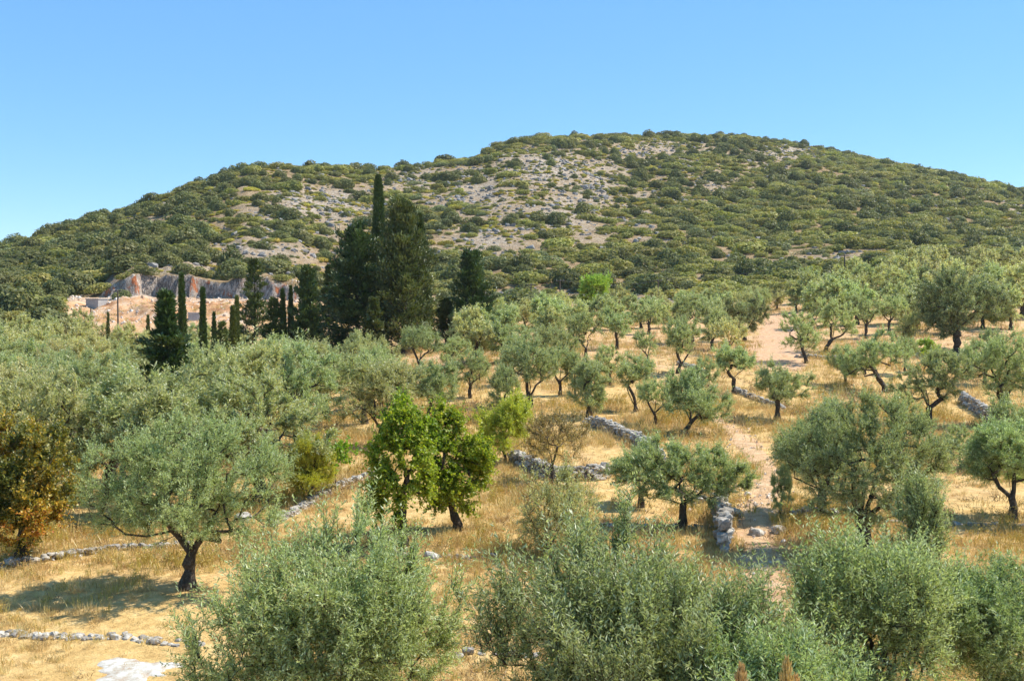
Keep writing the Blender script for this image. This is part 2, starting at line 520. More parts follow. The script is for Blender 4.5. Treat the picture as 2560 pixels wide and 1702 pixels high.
# lower earthen path: its own sheet just above the ground
def path_sheet(P, hw):
    s = np.linspace(0, len(P) - 1, 260)
    C = np.stack([np.interp(s, np.arange(len(P)), P[:, k]) for k in (0, 1)], 1)
    for _ in range(6): C[1:-1] = (C[:-2] + C[1:-1] * 2 + C[2:]) / 4
    T = norm(np.gradient(C, axis=0)); Nn = np.stack([-T[:, 1], T[:, 0]], 1)
    k = 13
    rows = []
    for i, o in enumerate(np.linspace(-1, 1, k)):
        wv = hw * (1 + 0.7 * fbm(s * 0.35 + (9 if o > 0 else 0), s * 0, 71, 3))
        Q = C + Nn * (o * wv)[:, None]
        z = zrel(Q[:, 0], Q[:, 1]) + CZ + 0.035 * (1 - abs(o) ** 3) - 0.01 * (abs(o) > 0.99)
        rows.append(np.column_stack([Q, z]))
    V = np.stack(rows, 1).reshape(-1, 3)
    i = np.arange(259)[:, None] * k + np.arange(k - 1)[None]
    return V, np.stack([i, i + 1, i + k + 1, i + k], -1).reshape(-1, 4)


def _path(nt):
    p = pos(nt)
    a = ramp(nt, noise(nt, 1.6, 6, p, 0.7), [(0.3, (0.42, 0.25, 0.13)), (0.5, (0.62, 0.40, 0.22)), (0.7, (0.72, 0.52, 0.33))]).outputs[0]
    return mixc(nt, 0.5, a, ramp(nt, noise(nt, 16.0, 4, p, 0.7), [(0.3, (0.6, 0.58, 0.55)), (0.6, (1.1, 1.1, 1.1))]).outputs[0], 'MULTIPLY')


M['path'] = rough_mat("path_earth", _path, 0.95, 0.08, bump=lambda nt: (noise(nt, 7.0, 7, pos(nt), 0.75), 0.9, 0.12))
V, Fc = path_sheet(TRACK[0][0], 0.5)
tag(link("path", mk_mesh("path", V, Fc, M['path'], smooth=True)), kind='structure')


# ================================================================== plant builders
def leaf_quads(rng, P, D, L, W, up=0.5):
    """lozenge leaves: base P, direction D, length L, width W -> vertices, faces"""
    n = len(P)
    D = norm(D)
    R = rng.normal(size=(n, 3)); R[:, 2] += up * 2
    Nn = norm(R - (R * D).sum(1, keepdims=True) * D)
    Sd = np.cross(D, Nn)
    L = np.broadcast_to(np.asarray(L, float), (n,))[:, None]; W = np.broadcast_to(np.asarray(W, float), (n,))[:, None]
    mid = P + D * L * 0.45 + Nn * L * 0.06
    V = np.stack([P, mid + Sd * W * 0.5, P + D * L, mid - Sd * W * 0.5], 1).reshape(-1, 3)
    return V, np.arange(4 * n).reshape(n, 4)


def card_quads(rng, P, Nn, size, asp=0.7):
    """small irregular foliage faces facing roughly along Nn"""
    n = len(P)
    Nn = norm(Nn)
    A = norm(np.cross(Nn, rng.normal(size=(n, 3)))); B = np.cross(Nn, A)
    s = (np.broadcast_to(np.asarray(size, float), (n,)) * rng.uniform(0.6, 1.25, n))[:, None]
    c = [P + A * s * rng.uniform(.35, .65, (n, 1)), P + B * s * asp * rng.uniform(.3, .6, (n, 1)),
         P - A * s * rng.uniform(.35, .65, (n, 1)), P - B * s * asp * rng.uniform(.3, .6, (n, 1))]
    return np.stack(c, 1).reshape(-1, 3), np.arange(4 * n).reshape(n, 4)


def frustums(A, B, ra, rb, da, db, k):
    n = len(A)
    ref = np.array([0.31, 0.93, 0.19])

    def ring(C, d, r):
        d = norm(d)
        s = norm(np.cross(d, ref)); t = np.cross(d, s)
        an = np.arange(k) * 2 * math.pi / k
        return C[:, None] + r[:, None, None] * (s[:, None] * np.cos(an)[None, :, None] + t[:, None] * np.sin(an)[None, :, None])
    V = np.concatenate([ring(A, da, ra), ring(B, db, rb)], 1).reshape(-1, 3)
    i = np.arange(n)[:, None] * 2 * k + np.arange(k)[None]
    j = np.arange(n)[:, None] * 2 * k + (np.arange(k)[None] + 1) % k
    return V, np.stack([i, j, j + k, i + k], -1).reshape(-1, 4)


def merge(parts):
    Vs, Fs, o = [], [], 0
    for V, Fc in parts:
        Vs.append(V); Fs.append(Fc + o); o += len(V)
    return np.concatenate(Vs), np.concatenate(Fs)


def blob_points(rng, n, C, R, shell=0.45):
    """points inside a union of lumps, thicker towards the outside"""
    k = len(C)
    w = R ** 2.2; idx = rng.choice(k, n, p=w / w.sum())
    d = norm(rng.normal(size=(n, 3)))
    r = rng.uniform(shell ** 3, 1, n) ** (1 / 3)
    return C[idx] + d * (R[idx] * r)[:, None], d


DENSE = 1.85


def make_tree(seed, H=4.5, R=2.2, th=1.0, tr=0.2, lean=(0, 0), limbs=None, nattr=220, nshoot=900, lps=18, L=0.10, W=0.028,
              shoot=0.42, low=0.28, nblob=9, flat=1.0, spiky=0.15, sag=0.0, crown_off=(0, 0), trunk2=None, bare=0.0, leafdir=0.55, clump_tint=0.25, tmul=1.0, tadd=0.0, blobs=None, inner=0.45):
    """a tree as two meshes' worth of arrays: (wood V, F), (leaf V, F, tint)"""
    rng = np.random.default_rng(seed)
    nshoot = int(nshoot * DENSE); W = W * 1.12
    P = [np.array([0, 0, -0.25])]; par = [-1]; Dn = [np.array([0, 0, 1.0])]
    nt_ = max(3, int(th / 0.22))
    for i in range(1, nt_ + 1):
        f = i / nt_
        P.append(np.array([lean[0] * f * f * th + 0.05 * tr * 4 * rng.normal(), lean[1] * f * f * th + 0.05 * tr * 4 * rng.normal(), th * f]))
        par.append(len(P) - 2); Dn.append(norm(P[-1] - P[-2]))
    fork = len(P) - 1
    cz0 = max(th * 0.9, low * H)
    cc = np.array([lean[0] * th + crown_off[0], lean[1] * th + crown_off[1], (cz0 + H) / 2])
    ax = np.array([R, R, (H - cz0) / 2 * 1.02])
    if blobs is None:
        C = norm(rng.normal(size=(nblob, 3))) * rng.uniform(0.35, 0.68, (nblob, 1)) * ax * np.array([1, 1, flat]) + cc
        Rb = rng.uniform(0.36, 0.52, nblob)
        rr = np.minimum(R, ax[2])
        Rb = Rb * (0.6 * rr + 0.4 * R)
        C = np.vstack([C, cc]); Rb = np.append(Rb, 0.5 * rr)
    else:
        C = np.array([b[:3] for b in blobs], float); Rb = np.array([b[3] for b in blobs], float)
        cc = (C * (Rb ** 2)[:, None]).sum(0) / (Rb ** 2).sum()
    if limbs is None:
        k = rng.integers(3, 5); a0 = rng.uniform(0, 6.28)
        limbs = [(a0 + i * 6.283 / k + rng.normal() * 0.25, rng.uniform(0.7, 1.15), rng.uniform(0.5, 0.75) * R * 1.1) for i in range(k)]
    for az, el, ln in limbs:
        d = np.array([math.cos(az) * math.cos(el), math.sin(az) * math.cos(el), math.sin(el)])
        p = P[fork]; pi = fork
        m = max(3, int(ln / 0.28))
        for i in range(m):
            d = norm(d + 0.16 * rng.normal(size=3) + np.array([0, 0, 0.05]))
            p = p + d * ln / m
            P.append(p); par.append(pi); Dn.append(d); pi = len(P) - 1
    scaffold = len(P)
    A, _ = blob_points(rng, nattr, C, Rb, inner)
    A = A[A[:, 2] > cz0 * 0.72]
    A = A[np.argsort(np.linalg.norm(A - P[fork], axis=1))]
    cap = 30 * (len(A) + 60) + scaffold
    NP = np.zeros((cap, 3)); NP[:scaffold] = P; cnt = scaffold
    par = par + [0] * (cap - scaffold); Dn = Dn + [None] * (cap - scaffold)
    for a in A:
        v = NP[fork:cnt] - a
        dist = np.sqrt((v ** 2).sum(1)) + 0.45 * np.maximum(0, v[:, 2])
        j = int(np.argmin(dist)) + fork
        b = NP[j]; ln = np.linalg.norm(a - b)
        if ln < 0.08: continue
        m = min(12, max(1, int(ln / (0.13 * R))))
        c1 = b + Dn[j] * ln * 0.45 + np.array([0, 0, 0.12 * ln])
        pi = j; q0 = b
        for i in range(1, m + 1):
            t = i / m
            q = (1 - t) ** 2 * b + 2 * t * (1 - t) * c1 + t * t * a + rng.normal(size=3) * 0.02 * R * (t < 1)
            NP[cnt] = q; par[cnt] = pi; Dn[cnt] = norm(q - q0); q0 = q; pi = cnt; cnt += 1
    P = NP[:cnt]; par = np.array(par[:cnt]); Dn = np.array([d for d in Dn[:cnt]])
    w = np.zeros(cnt); haschild = np.zeros(cnt, bool); haschild[par[1:]] = True
    w[~haschild] = 1
    for i in range(cnt - 1, 0, -1): w[par[i]] += w[i]
    rad = np.maximum(tr * 0.92 * (w / w[fork]) ** 0.62, 0.005 + 0.0015 * R)
    rad[:fork + 1] = tr * (1 + 0.10 * rng.normal(size=fork + 1)); rad[0] = tr * 1.75
    if fork > 1: rad[1] = tr * 1.3
    # main child keeps the parent's ring
    main = np.zeros(cnt, bool); best = {}
    for i in range(1, cnt):
        p_ = par[i]
        if p_ not in best or w[i] > w[best[p_]]: best[p_] = i
    main[list(best.values())] = True
    e = np.arange(1, cnt); pe = par[e]
    da = np.where(main[e][:, None], Dn[pe], Dn[e]); ra = np.where(main[e], np.minimum(rad[pe], rad[e] * 1.9 + 0.02), rad[e] * 1.15)
    ra[:fork] = rad[pe[:fork]]
    parts = []
    th_ = rad[e] > 0.035
    for msk, k in ((th_, 8), (~th_, 4)):
        if msk.any(): parts.append(frustums(P[pe][msk], P[e][msk], ra[msk], rad[e][msk], da[msk], Dn[e][msk], k))
    # shoots
    ok = np.where((np.arange(cnt) >= scaffold) & (w < max(4, w[fork] * 0.10)))[0]
    pr = 1.0 / w[ok] ** 0.5
    if bare > 0: pr = pr * (vnoise(P[ok, 0] * 1.3, P[ok, 2] * 1.3, seed) > -0.5 + bare)
    si = rng.choice(ok, nshoot, p=pr / pr.sum())
    sp = P[si] - Dn[si] * rng.uniform(0, 0.14 * R, (nshoot, 1))
    out = norm(sp - cc)
    up = np.array([0, 0, 1.0])
    sdir = norm(0.45 * Dn[si] + 0.6 * out + (0.45 - sag) * up + 0.5 * rng.normal(size=(nshoot, 3)))
    sl = shoot * rng.uniform(0.55, 1.25, nshoot)
    sk = (rng.uniform(size=nshoot) < spiky) & (sp[:, 2] > cc[2] - 0.2 * ax[2])
    sdir[sk] = norm(sdir[sk] * 0.35 + up * 1.1 + 0.2 * out[sk]); sl[sk] *= 1.7
    bow = 0.18 * sl[:, None] * (rng.normal(size=(nshoot, 3)) * 0.6 - np.array([0, 0, 0.5 + sag]))
    pm = sp + sdir * (sl * 0.5)[:, None]; pt = sp + sdir * sl[:, None] + bow
    parts.append(frustums(sp, pm, np.full(nshoot, 0.0035 + 0.001 * R), np.full(nshoot, 0.003), sdir, sdir, 3))
    parts.append(frustums(pm, pt, np.full(nshoot, 0.003), np.full(nshoot, 0.0015), sdir, sdir, 3))
    wood = merge(parts)
    t = np.tile((np.arange(lps) + 0.7) / lps, (nshoot, 1)) + rng.normal(size=(nshoot, lps)) * 0.02
    lp = sp[:, None] + sdir[:, None] * (sl[:, None] * t)[..., None] + bow[:, None] * (t ** 2)[..., None]
    rnd = rng.normal(size=(nshoot, lps, 3))
    sd_ = sdir[:, None]
    perp = norm(rnd - (rnd * sd_).sum(-1, keepdims=True) * sd_)
    ld = norm(sd_ * leafdir + perp * 0.8 + np.array([0, 0, 0.12 - sag]))
    ll = L * rng.uniform(0.7, 1.2, nshoot * lps) * np.repeat(np.where(sk, 1.1, 1.0), lps)
    V, Fc = leaf_quads(rng, lp.reshape(-1, 3), ld.reshape(-1, 3), ll, W * ll / L)
    ct = vnoise(sp[:, 0] * 1.1 + seed, sp[:, 2] * 1.1 + sp[:, 1], seed) * 2
    tint = 0.5 + clump_tint * np.repeat(ct, lps) + 0.2 * rng.normal(size=nshoot * lps)
    return wood, (V, Fc, np.clip(tint * tmul + tadd, 0, 1))


def tree_meshes(tag_name, leafm, barkm='bark', **kw):
    wood, (V, Fc, tint) = make_tree(**kw)
    a = mk_mesh(tag_name + "_trunk", wood[0], wood[1], M[barkm], smooth=True)
    b = mk_mesh(tag_name + "_crown", V, Fc, M[leafm], {'tint': ('FACE', tint)})
    return a, b


def put_tree(name, meshes, loc, label, cat, group=None, rz=0.0, scale=(1, 1, 1), tilt=(0, 0)):
    t = thing(name, loc, label, cat, group, rz)
    t.scale = scale
    t.rotation_euler = (tilt[0], tilt[1], rz)
    link("trunk", meshes[0], t)
    link("crown", meshes[1], t)
    return t


def copy_tree(src, loc, label, rz, scale, group=None):
    """a copy of a thing with copies of its parts"""
    r = src.copy(); COL.objects.link(r)
    r.location = loc; r.rotation_euler = (0, 0, rz); r.scale = scale; r['label'] = label
    if group: r['group'] = group
    for ch in list(src.children):
        c = ch.copy(); COL.objects.link(c); c.parent = r
    return r


def columnar(seed, H, R, n=5000, L=0.32, W=0.11, prof=None, lump=0.25, upw=0.9, out=0.4):
    """a narrow cypress: flame of upright sprays"""
    rng = np.random.default_rng(seed)
    h = rng.uniform(0.02, 1, n) ** 0.9
    r0 = (np.minimum(1, (h / 0.12) ** 0.6) * (1 - h) ** 0.6 * (0.85 + 0.4 * (1 - h))) if prof is None else prof(h)
    th_ = rng.uniform(0, 6.283, n)
    lm = 1 + lump * 2 * vnoise(th_ * 1.3 + seed, h * H * 0.55, seed) + 0.12 * vnoise(th_ * 3, h * H * 2, seed + 3)
    f = rng.uniform(0.55, 1.0, n) ** 0.7
    rr = R * r0 * lm * f
    P = np.stack([np.cos(th_) * rr, np.sin(th_) * rr, h * H], 1)
    D = np.stack([np.cos(th_) * out, np.sin(th_) * out, np.full(n, upw)], 1) + rng.normal(size=(n, 3)) * 0.25
    V, Fc = leaf_quads(rng, P, D, L * rng.uniform(.7, 1.3, n), W * rng.uniform(.7, 1.3, n), 0)
    tint = np.clip(0.45 + 0.5 * vnoise(th_ * 2, h * H, seed + 9) + 0.2 * rng.normal(size=n), 0, 1)
    A = np.array([[0, 0, -0.3], [0, 0, H * 0.5]]); B = np.array([[0, 0, H * 0.5], [0, 0, H * 0.96]])
    up = np.array([[0, 0, 1.0]] * 2)
    wood = frustums(A, B, np.array([0.035 * H ** .7, 0.02 * H ** .7]), np.array([0.02 * H ** .7, 0.01]), up, up, 7)
    return wood, (V, Fc, tint)


def conifer(seed, H, R, nb=170, spb=70, L=0.42, W=0.15, low=0.03, rise=0.35, droop=0.2, pw=0.75, tipw=0.1, prof=None):
    """a broad dark conifer: feathery boughs all round a straight stem"""
    rng = np.random.default_rng(seed)
    h = np.sort(rng.uniform(low, 0.985, nb) ** 1.05)
    az = np.arange(nb) * 2.399 + rng.normal(size=nb) * 0.4
    ln = R * ((1 - h) ** pw + tipw * (1 - h) ** 0.2 + 0.03 if prof is None else prof(h)) * rng.choice([0.55, 0.8, 1.0, 1.0, 1.32], nb) * rng.uniform(.85, 1.15, nb) * np.minimum(1, 0.62 + h * 3)
    o = np.stack([np.cos(az), np.sin(az), np.zeros(nb)], 1)
    base = np.stack([np.zeros(nb), np.zeros(nb), h * H], 1)
    rs = rise * (0.5 + h) * rng.uniform(0.6, 1.4, nb)

    def bough(t):
        return base[:, None] + o[:, None] * (ln[:, None] * t)[..., None] + np.array([0, 0, 1.0]) * (ln[:, None] * (rs[:, None] * t + (0.5 * h[:, None] - droop) * t * t))[..., None]
    t = np.sqrt(rng.uniform(0.05, 1, (nb, spb)))
    P = bough(t)
    tan = norm(bough(np.minimum(t + 0.05, 1.05)) - bough(t - 0.02))
    side = np.stack([-np.sin(az), np.cos(az), np.zeros(nb)], 1)[:, None]
    sg = rng.uniform(-1, 1, (nb, spb, 1))
    wv = (0.05 + 0.20 * np.sin(np.clip(t, 0, 1) * 2.6))[..., None] * ln[:, None, None]
    P = P + side * sg * wv * 0.75 + rng.normal(size=P.shape) * 0.07 * R * np.array([1, 1, 0.8])
    D = tan * 0.6 + side * sg * 0.7 + np.array([0, 0, 0.3]) + rng.normal(size=P.shape) * 0.3
    n = nb * spb
    V, Fc = leaf_quads(rng, P.reshape(-1, 3), D.reshape(-1, 3), L * rng.uniform(.6, 1.3, n), W * rng.uniform(.6, 1.3, n), 0.6)
    tint = np.clip(0.45 + 0.26 * np.repeat(rng.normal(size=nb), spb) + 0.22 * rng.normal(size=n), 0, 1)
    tip = bough(np.ones((nb, 1)))[:, 0]; mid = bough(np.full((nb, 1), 0.5))[:, 0]
    q = np.maximum(0.02, ln * 0.018)
    wood = [frustums(base, mid, q, q * .7, o, o, 4), frustums(mid, tip, q * .7, q * .2, o, o, 4)]
    up = np.array([[0, 0, 1.0]] * 2)
    wood.append(frustums(np.array([[0, 0, -0.3], [0, 0, H * .5]]), np.array([[0, 0, H * .5], [0, 0, H * .99]]),
                         np.array([0.032 * H ** .8, 0.018 * H ** .8]), np.array([0.018 * H ** .8, 0.012]), up, up, 8))
    return merge(wood), (V, Fc, tint)


def plant_meshes(nm, arr, leafm):
    wood, (V, Fc, tint) = arr
    return (mk_mesh(nm + "_trunk", wood[0], wood[1], M['bark'], smooth=True),
            mk_mesh(nm + "_crown", V, Fc, M[leafm], {'tint': ('FACE', tint)}))


def shrub_arrays(seed, n=420, leaf=0.36, flat=0.62, nblob=7, up=0.35):
    """a unit scrub bush (radius about 1): many small faces on a lumpy dome"""
    rng = np.random.default_rng(seed)
    C = norm(rng.normal(size=(nblob, 3))) * rng.uniform(0.3, 0.62, (nblob, 1))
    C[:, 2] = np.abs(C[:, 2]) * 0.8
    R = rng.uniform(0.3, 0.5, nblob)
    C = np.vstack([C, [0, 0, 0.15]]); R = np.append(R, 0.55)
    P, d = blob_points(rng, n, C, R, 0.78)
    P[:, 2] = np.maximum(P[:, 2], -0.08) * flat * 1.25
    V, Fc = card_quads(rng, P, d + np.array([0, 0, up]) + rng.normal(size=(n, 3)) * 0.55, leaf)
    tint = np.clip(0.5 + 0.6 * vnoise(P[:, 0] * 2.5 + seed, P[:, 1] * 2.5 + P[:, 2], seed) + 0.22 * rng.normal(size=n), 0, 1)
    return V, Fc, tint


def stem_fan(seed, n, H, R, r=0.02, wig=0.12):
    """bare stems rising from one foot"""
    rng = np.random.default_rng(seed)
    az = rng.uniform(0, 6.283, n); sp = rng.uniform(0.1, 1, n) * R
    parts = []
    p = np.zeros((n, 3)); p[:, :2] = rng.normal(size=(n, 2)) * 0.06; p[:, 2] = -0.1
    tgt = np.stack([np.cos(az) * sp, np.sin(az) * sp, H * rng.uniform(0.55, 1, n)], 1)
    rr = np.full(n, r)
    for i in range(1, 6):
        t = i / 5
        q = tgt * np.array([t ** 1.2, t ** 1.2, t]) + rng.normal(size=(n, 3)) * wig * H * 0.15
        parts.append(frustums(p, q, rr * (1.1 - t + .2), rr * (1.1 - t), q - p, q - p, 4)); p = q
    return merge(parts)


# ================================================================== stone walls
def _ico():
    t = (1 + 5 ** .5) / 2
    V = norm(np.array([(-1, t, 0), (1, t, 0), (-1, -t, 0), (1, -t, 0), (0, -1, t), (0, 1, t), (0, -1, -t), (0, 1, -t), (t, 0, -1), (t, 0, 1), (-t, 0, -1), (-t, 0, 1)], float))
    Fc = [(0, 11, 5), (0, 5, 1), (0, 1, 7), (0, 7, 10), (0, 10, 11), (1, 5, 9), (5, 11, 4), (11, 10, 2), (10, 7, 6), (7, 1, 8), (3, 9, 4), (3, 4, 2), (3, 2, 6), (3, 6, 8), (3, 8, 9), (4, 9, 5), (2, 4, 11), (6, 2, 10), (8, 6, 7), (9, 8, 1)]
    V = [tuple(v) for v in V]; out = []; cache = {}

    def mid(a, b):
        k = (min(a, b), max(a, b))
        if k not in cache:
            v = norm((np.array(V[a]) + np.array(V[b])) / 2); V.append(tuple(v)); cache[k] = len(V) - 1
        return cache[k]
    for a, b, c in Fc:
        x, y, z = mid(a, b), mid(b, c), mid(c, a)
        out += [(a, x, z), (b, y, x), (c, z, y), (x, y, z)]
    return np.array(V), np.array(out)


ICO_V, ICO_F = _ico()


def stones(rng, C, size, yaw):
    """rough blocks: C centres (n,3), size (n,3) half extents, yaw"""
    n = len(C); k = len(ICO_V)
    D = ICO_V[None] * (1 + 0.17 * rng.normal(size=(n, k, 1)))
    D = np.sign(D) * np.abs(D) ** 0.72
    D = D * size[:, None]
    c, s = np.cos(yaw)[:, None], np.sin(yaw)[:, None]
    x = D[..., 0] * c - D[..., 1] * s; y = D[..., 0] * s + D[..., 1] * c
    z = D[..., 2] + 0.12 * x * rng.normal(size=(n, 1))
    V = np.stack([x, y, z], -1) + C[:, None]
    Fc = ICO_F[None] + (np.arange(n) * k)[:, None, None]
    tint = np.repeat(rng.uniform(0, 1, n), len(ICO_F))
    return V.reshape(-1, 3), Fc.reshape(-1, 3), tint


def stone_wall(seed, pts, h, w, st, label, gap=0.0, hvar=0.3, sink=0.08):
    """a dry stone wall along a line of ground pixels"""
    rng = np.random.default_rng(seed)
    P = np.array([at_base(a, b)[:2] for a, b in pts])
    seg = np.linalg.norm(np.diff(P, axis=0), axis=1); cum = np.concatenate([[0], np.cumsum(seg)])
    Lw = cum[-1]
    C, Sz, Yw = [], [], []
    nrow = max(1, int(round(h / (st * 0.62)))); nw = max(1, int(round(w / st)))
    for r in range(nrow):
        for c in range(nw):
            s = rng.uniform(0, st * .5)
            while s < Lw:
                l = st * rng.uniform(0.5, 1.5)
                hh = h * (1 + hvar * 2 * vnoise(s * 0.5, 0.3, seed))
                zc = (r + 0.5) * st * 0.62
                if zc < hh + 0.1 and rng.uniform() > gap * (1 if r == nrow - 1 else 0.4):
                    x = np.interp(s, cum, P[:, 0]); y = np.interp(s, cum, P[:, 1])
                    x2 = np.interp(min(s + .3, Lw), cum, P[:, 0]); y2 = np.interp(min(s + .3, Lw), cum, P[:, 1])
                    a = math.atan2(y2 - y, x2 - x) if (x2 != x or y2 != y) else 0
                    off = (c - (nw - 1) / 2) * st * 0.9 + rng.normal() * 0.2 * st
                    x += -math.sin(a) * off; y += math.cos(a) * off
                    C.append((x, y, zg(x, y) - sink + zc + rng.normal() * 0.12 * st))
                    q_ = rng.uniform(.75, 1.15); Sz.append((l * 0.52 * q_, st * rng.uniform(.42, .62) * q_, st * rng.uniform(.3, .46) * q_)); Yw.append(a + rng.normal() * 0.15)
                s += l * rng.uniform(0.92, 1.05)
    C = np.array(C); o = C[0].copy(); o[2] -= 0.1
    V, Fc, t = stones(rng, C - o, np.array(Sz), np.array(Yw))
    ob = link("stone_wall", mk_mesh("stone_wall", V, Fc, M['stone'], {'tint': ('FACE', t)}, smooth=False), loc=o)
    return tag(ob, label, "stone wall", "dry stone walls of the olive terraces", "thing")


stone_wall(1, [(-30, 637), (10, 634), (60, 637), (120, 637), (170, 642), (200, 645)], 0.2, 0.45, 0.22, "low line of white stones across the grass above the pale ash patch", gap=0.12)
stone_wall(2, [(-20, 571), (30, 563), (70, 556), (110, 550), (150, 548), (190, 546)], 0.22, 0.4, 0.22, "low whitish stone edging beneath the orange-leaved tree", gap=0.1)
stone_wall(3, [(270, 526), (285, 517), (312, 503), (335, 488), (352, 482), (376, 475)], 0.3, 0.5, 0.24, "curving pale stone edging beside the yellow-green broom bush", gap=0.05)
stone_wall(4, [(514, 462), (530, 470), (548, 478), (570, 480), (592, 480), (612, 474)], 0.7, 0.5, 0.28, "dark-faced terrace wall below the golden grass pocket and dry shrub", hvar=0.5)
stone_wall(5, [(588, 424), (606, 430), (628, 440), (645, 450), (660, 462)], 0.62, 0.45, 0.27, "rugged grey stone wall running diagonally down behind the two small olives", hvar=0.4)
stone_wall(26, [(598, 525), (640, 526), (675, 526), (716, 527)], 0.22, 0.3, 0.26, "low row of white stones at the foot of the forked small olive", gap=0.04)
stone_wall(7, [(722, 552), (724, 540), (722, 527), (719, 516)], 1.05, 0.62, 0.42, "thick broken stone wall end, stacked high beside the red earth path", hvar=0.2)
stone_wall(8, [(790, 519), (812, 517), (836, 518)], 0.4, 0.4, 0.34, "pale stone row between the path and the large olive's trunk", gap=0.05)
stone_wall(9, [(876, 520), (905, 523), (945, 524), (985, 525), (1040, 526)], 0.24, 0.3, 0.26, "thin line of white stones in the grass right of the large olive", gap=0.2)
stone_wall(10, [(962, 402), (980, 414), (1000, 428), (1014, 437)], 0.8, 0.5, 0.36, "grey stone terrace wall sloping down among the olives at the right edge", hvar=0.2)
stone_wall(11, [(796, 357), (812, 358), (832, 359), (848, 358)], 0.35, 0.4, 0.34, "short stone row under the leaning olive at the end of the sandy lane")
stone_wall(12, [(736, 391), (750, 398), (768, 404), (786, 410)], 0.35, 0.4, 0.34, "short diagonal stone row behind the round-topped little olive", gap=0.1)
stone_wall(13, [(375, 556), (420, 556), (465, 557), (520, 558)], 0.2, 0.3, 0.26, "white stone line in front of the two bright green broadleaf trees", gap=0.04)
stone_wall(14, [(455, 655), (480, 655), (510, 654), (545, 655)], 0.2, 0.3, 0.26, "small white stones between the two big foreground olive crowns", gap=0.04)
stone_wall(15, [(678, 364), (692, 368), (706, 374)], 0.4, 0.4, 0.34, "tiny stone heap row beneath the leaning mid-grove olive")
stone_wall(16, [(682, 463), (705, 462)], 0.25, 0.3, 0.26, "short white stone edge just above the forked small olive's crown")

# loose boulders by the broken wall and the path
rng = np.random.default_rng(77)
for i, (px, row, s, lab) in enumerate([(733, 516, .30, "rounded pale boulder beside the broken wall end"), (757, 535, .22, "small white stone at the sunken path edge"),
                                       (779, 532, .24, "flat pale stone right of the dark path hollow"), (243, 521, .3, "whitish rock behind the big left olive's limbs"),
                                       (432, 559, .2, "white stone in the grass under the broadleaf trees"), (701, 502, .22, "pale stone on the rubble slope above the broken wall"),
                                       (716, 497, .2, "small pale stone on the rubble slope near the path")]):
    x, y, z = at_base(px, row)
    V, Fc, t = stones(rng, np.zeros((1, 3)), np.array([[s * 1.2, s, s * .75]]), np.array([rng.uniform(0, 3)]))
    tag(link("boulder", mk_mesh("boulder", V, Fc, M['stone'], {'tint': ('FACE', np.full(len(Fc), 0.85))}, smooth=False), loc=(x, y, z + s * .4)), lab, "boulder", "loose boulders", "thing")

# pale ash patch in the grass at the lower left
x, y, z = at_base(137, 671)
rg = np.linspace(0, 1, 12); ag = np.linspace(0, 2 * math.pi, 41)[:-1]
Rm = (0.85 + 0.9 * fbm(np.cos(ag) * 2.2 + 5, np.sin(ag) * 2.2, 3))[None] * rg[:, None]
X = x + Rm * np.cos(ag) * 1.15; Y = y + Rm * np.sin(ag) * 0.95
Zp = zrel(X, Y) + CZ + 0.07 * (1 - rg[:, None] ** 2) + 0.03 * fbm(X * 4, Y * 4, 5, 3) * (1 - rg[:, None]) - 0.02 * (rg[:, None] > .99)
i = np.arange(11)[:, None] * 40 + np.arange(40)[None]; j = np.arange(11)[:, None] * 40 + (np.arange(40)[None] + 1) % 40
M['ash'] = rough_mat("ash", lambda nt: ramp(nt, noise(nt, 3.0, 7, pos(nt), .75), [(0.36, (0.36, 0.25, 0.17)), (0.47, (0.44, 0.40, 0.33)), (0.60, (0.60, 0.58, 0.54))]).outputs[0],
                     bump=lambda nt: (noise(nt, 25.0, 5, pos(nt), .7), .6, .03))
V = np.stack([X, Y, Zp], -1).reshape(-1, 3); o = np.array([x, y, z])
tag(link("ash_patch", mk_mesh("ash_patch", V - o, np.stack([i, j, j + 40, i + 40], -1).reshape(-1, 4), M['ash'], smooth=True), loc=o), "white ash patch on bare reddish soil in the dry grass", "ash patch", kind="thing")

# ================================================================== trees that can be told apart
PI = math.pi


def tree_px(name, label, cat, group, px, row, top, hw, leafm, seed, d=None, **kw):
    """a one-off tree standing at a ground pixel, as tall and wide as it shows"""
    x, y, z = at_base(px, row) if d is None else at_depth(px, d)
    H = top_at(top, y) - z; R = hw * y / F * (1.12 if row < 545 else 1.1)
    k = dict(H=H, R=R); k.update(kw)
    if 'low' in k: k['low'] *= 0.85
    for q in ('th', 'tr'):
        if q in k: k[q] = k[q] * H * (0.74 if q == 'tr' else 1)
    if 'crown_off' in k: k['crown_off'] = (k['crown_off'][0] * R, k['crown_off'][1] * R)
    if 'limbs' in k: k['limbs'] = [(a, e, l * H) for a, e, l in k['limbs']]
    if 'blobs' in k: k['blobs'] = [((bx - px) * y / F, by_, top_at(br, y) - z, bR * 1.12 * y / F) for bx, br, bR, by_ in k['blobs']]
    return put_tree(name, tree_meshes(name, leafm, seed=seed, **k), (x, y, z), label, cat, group)


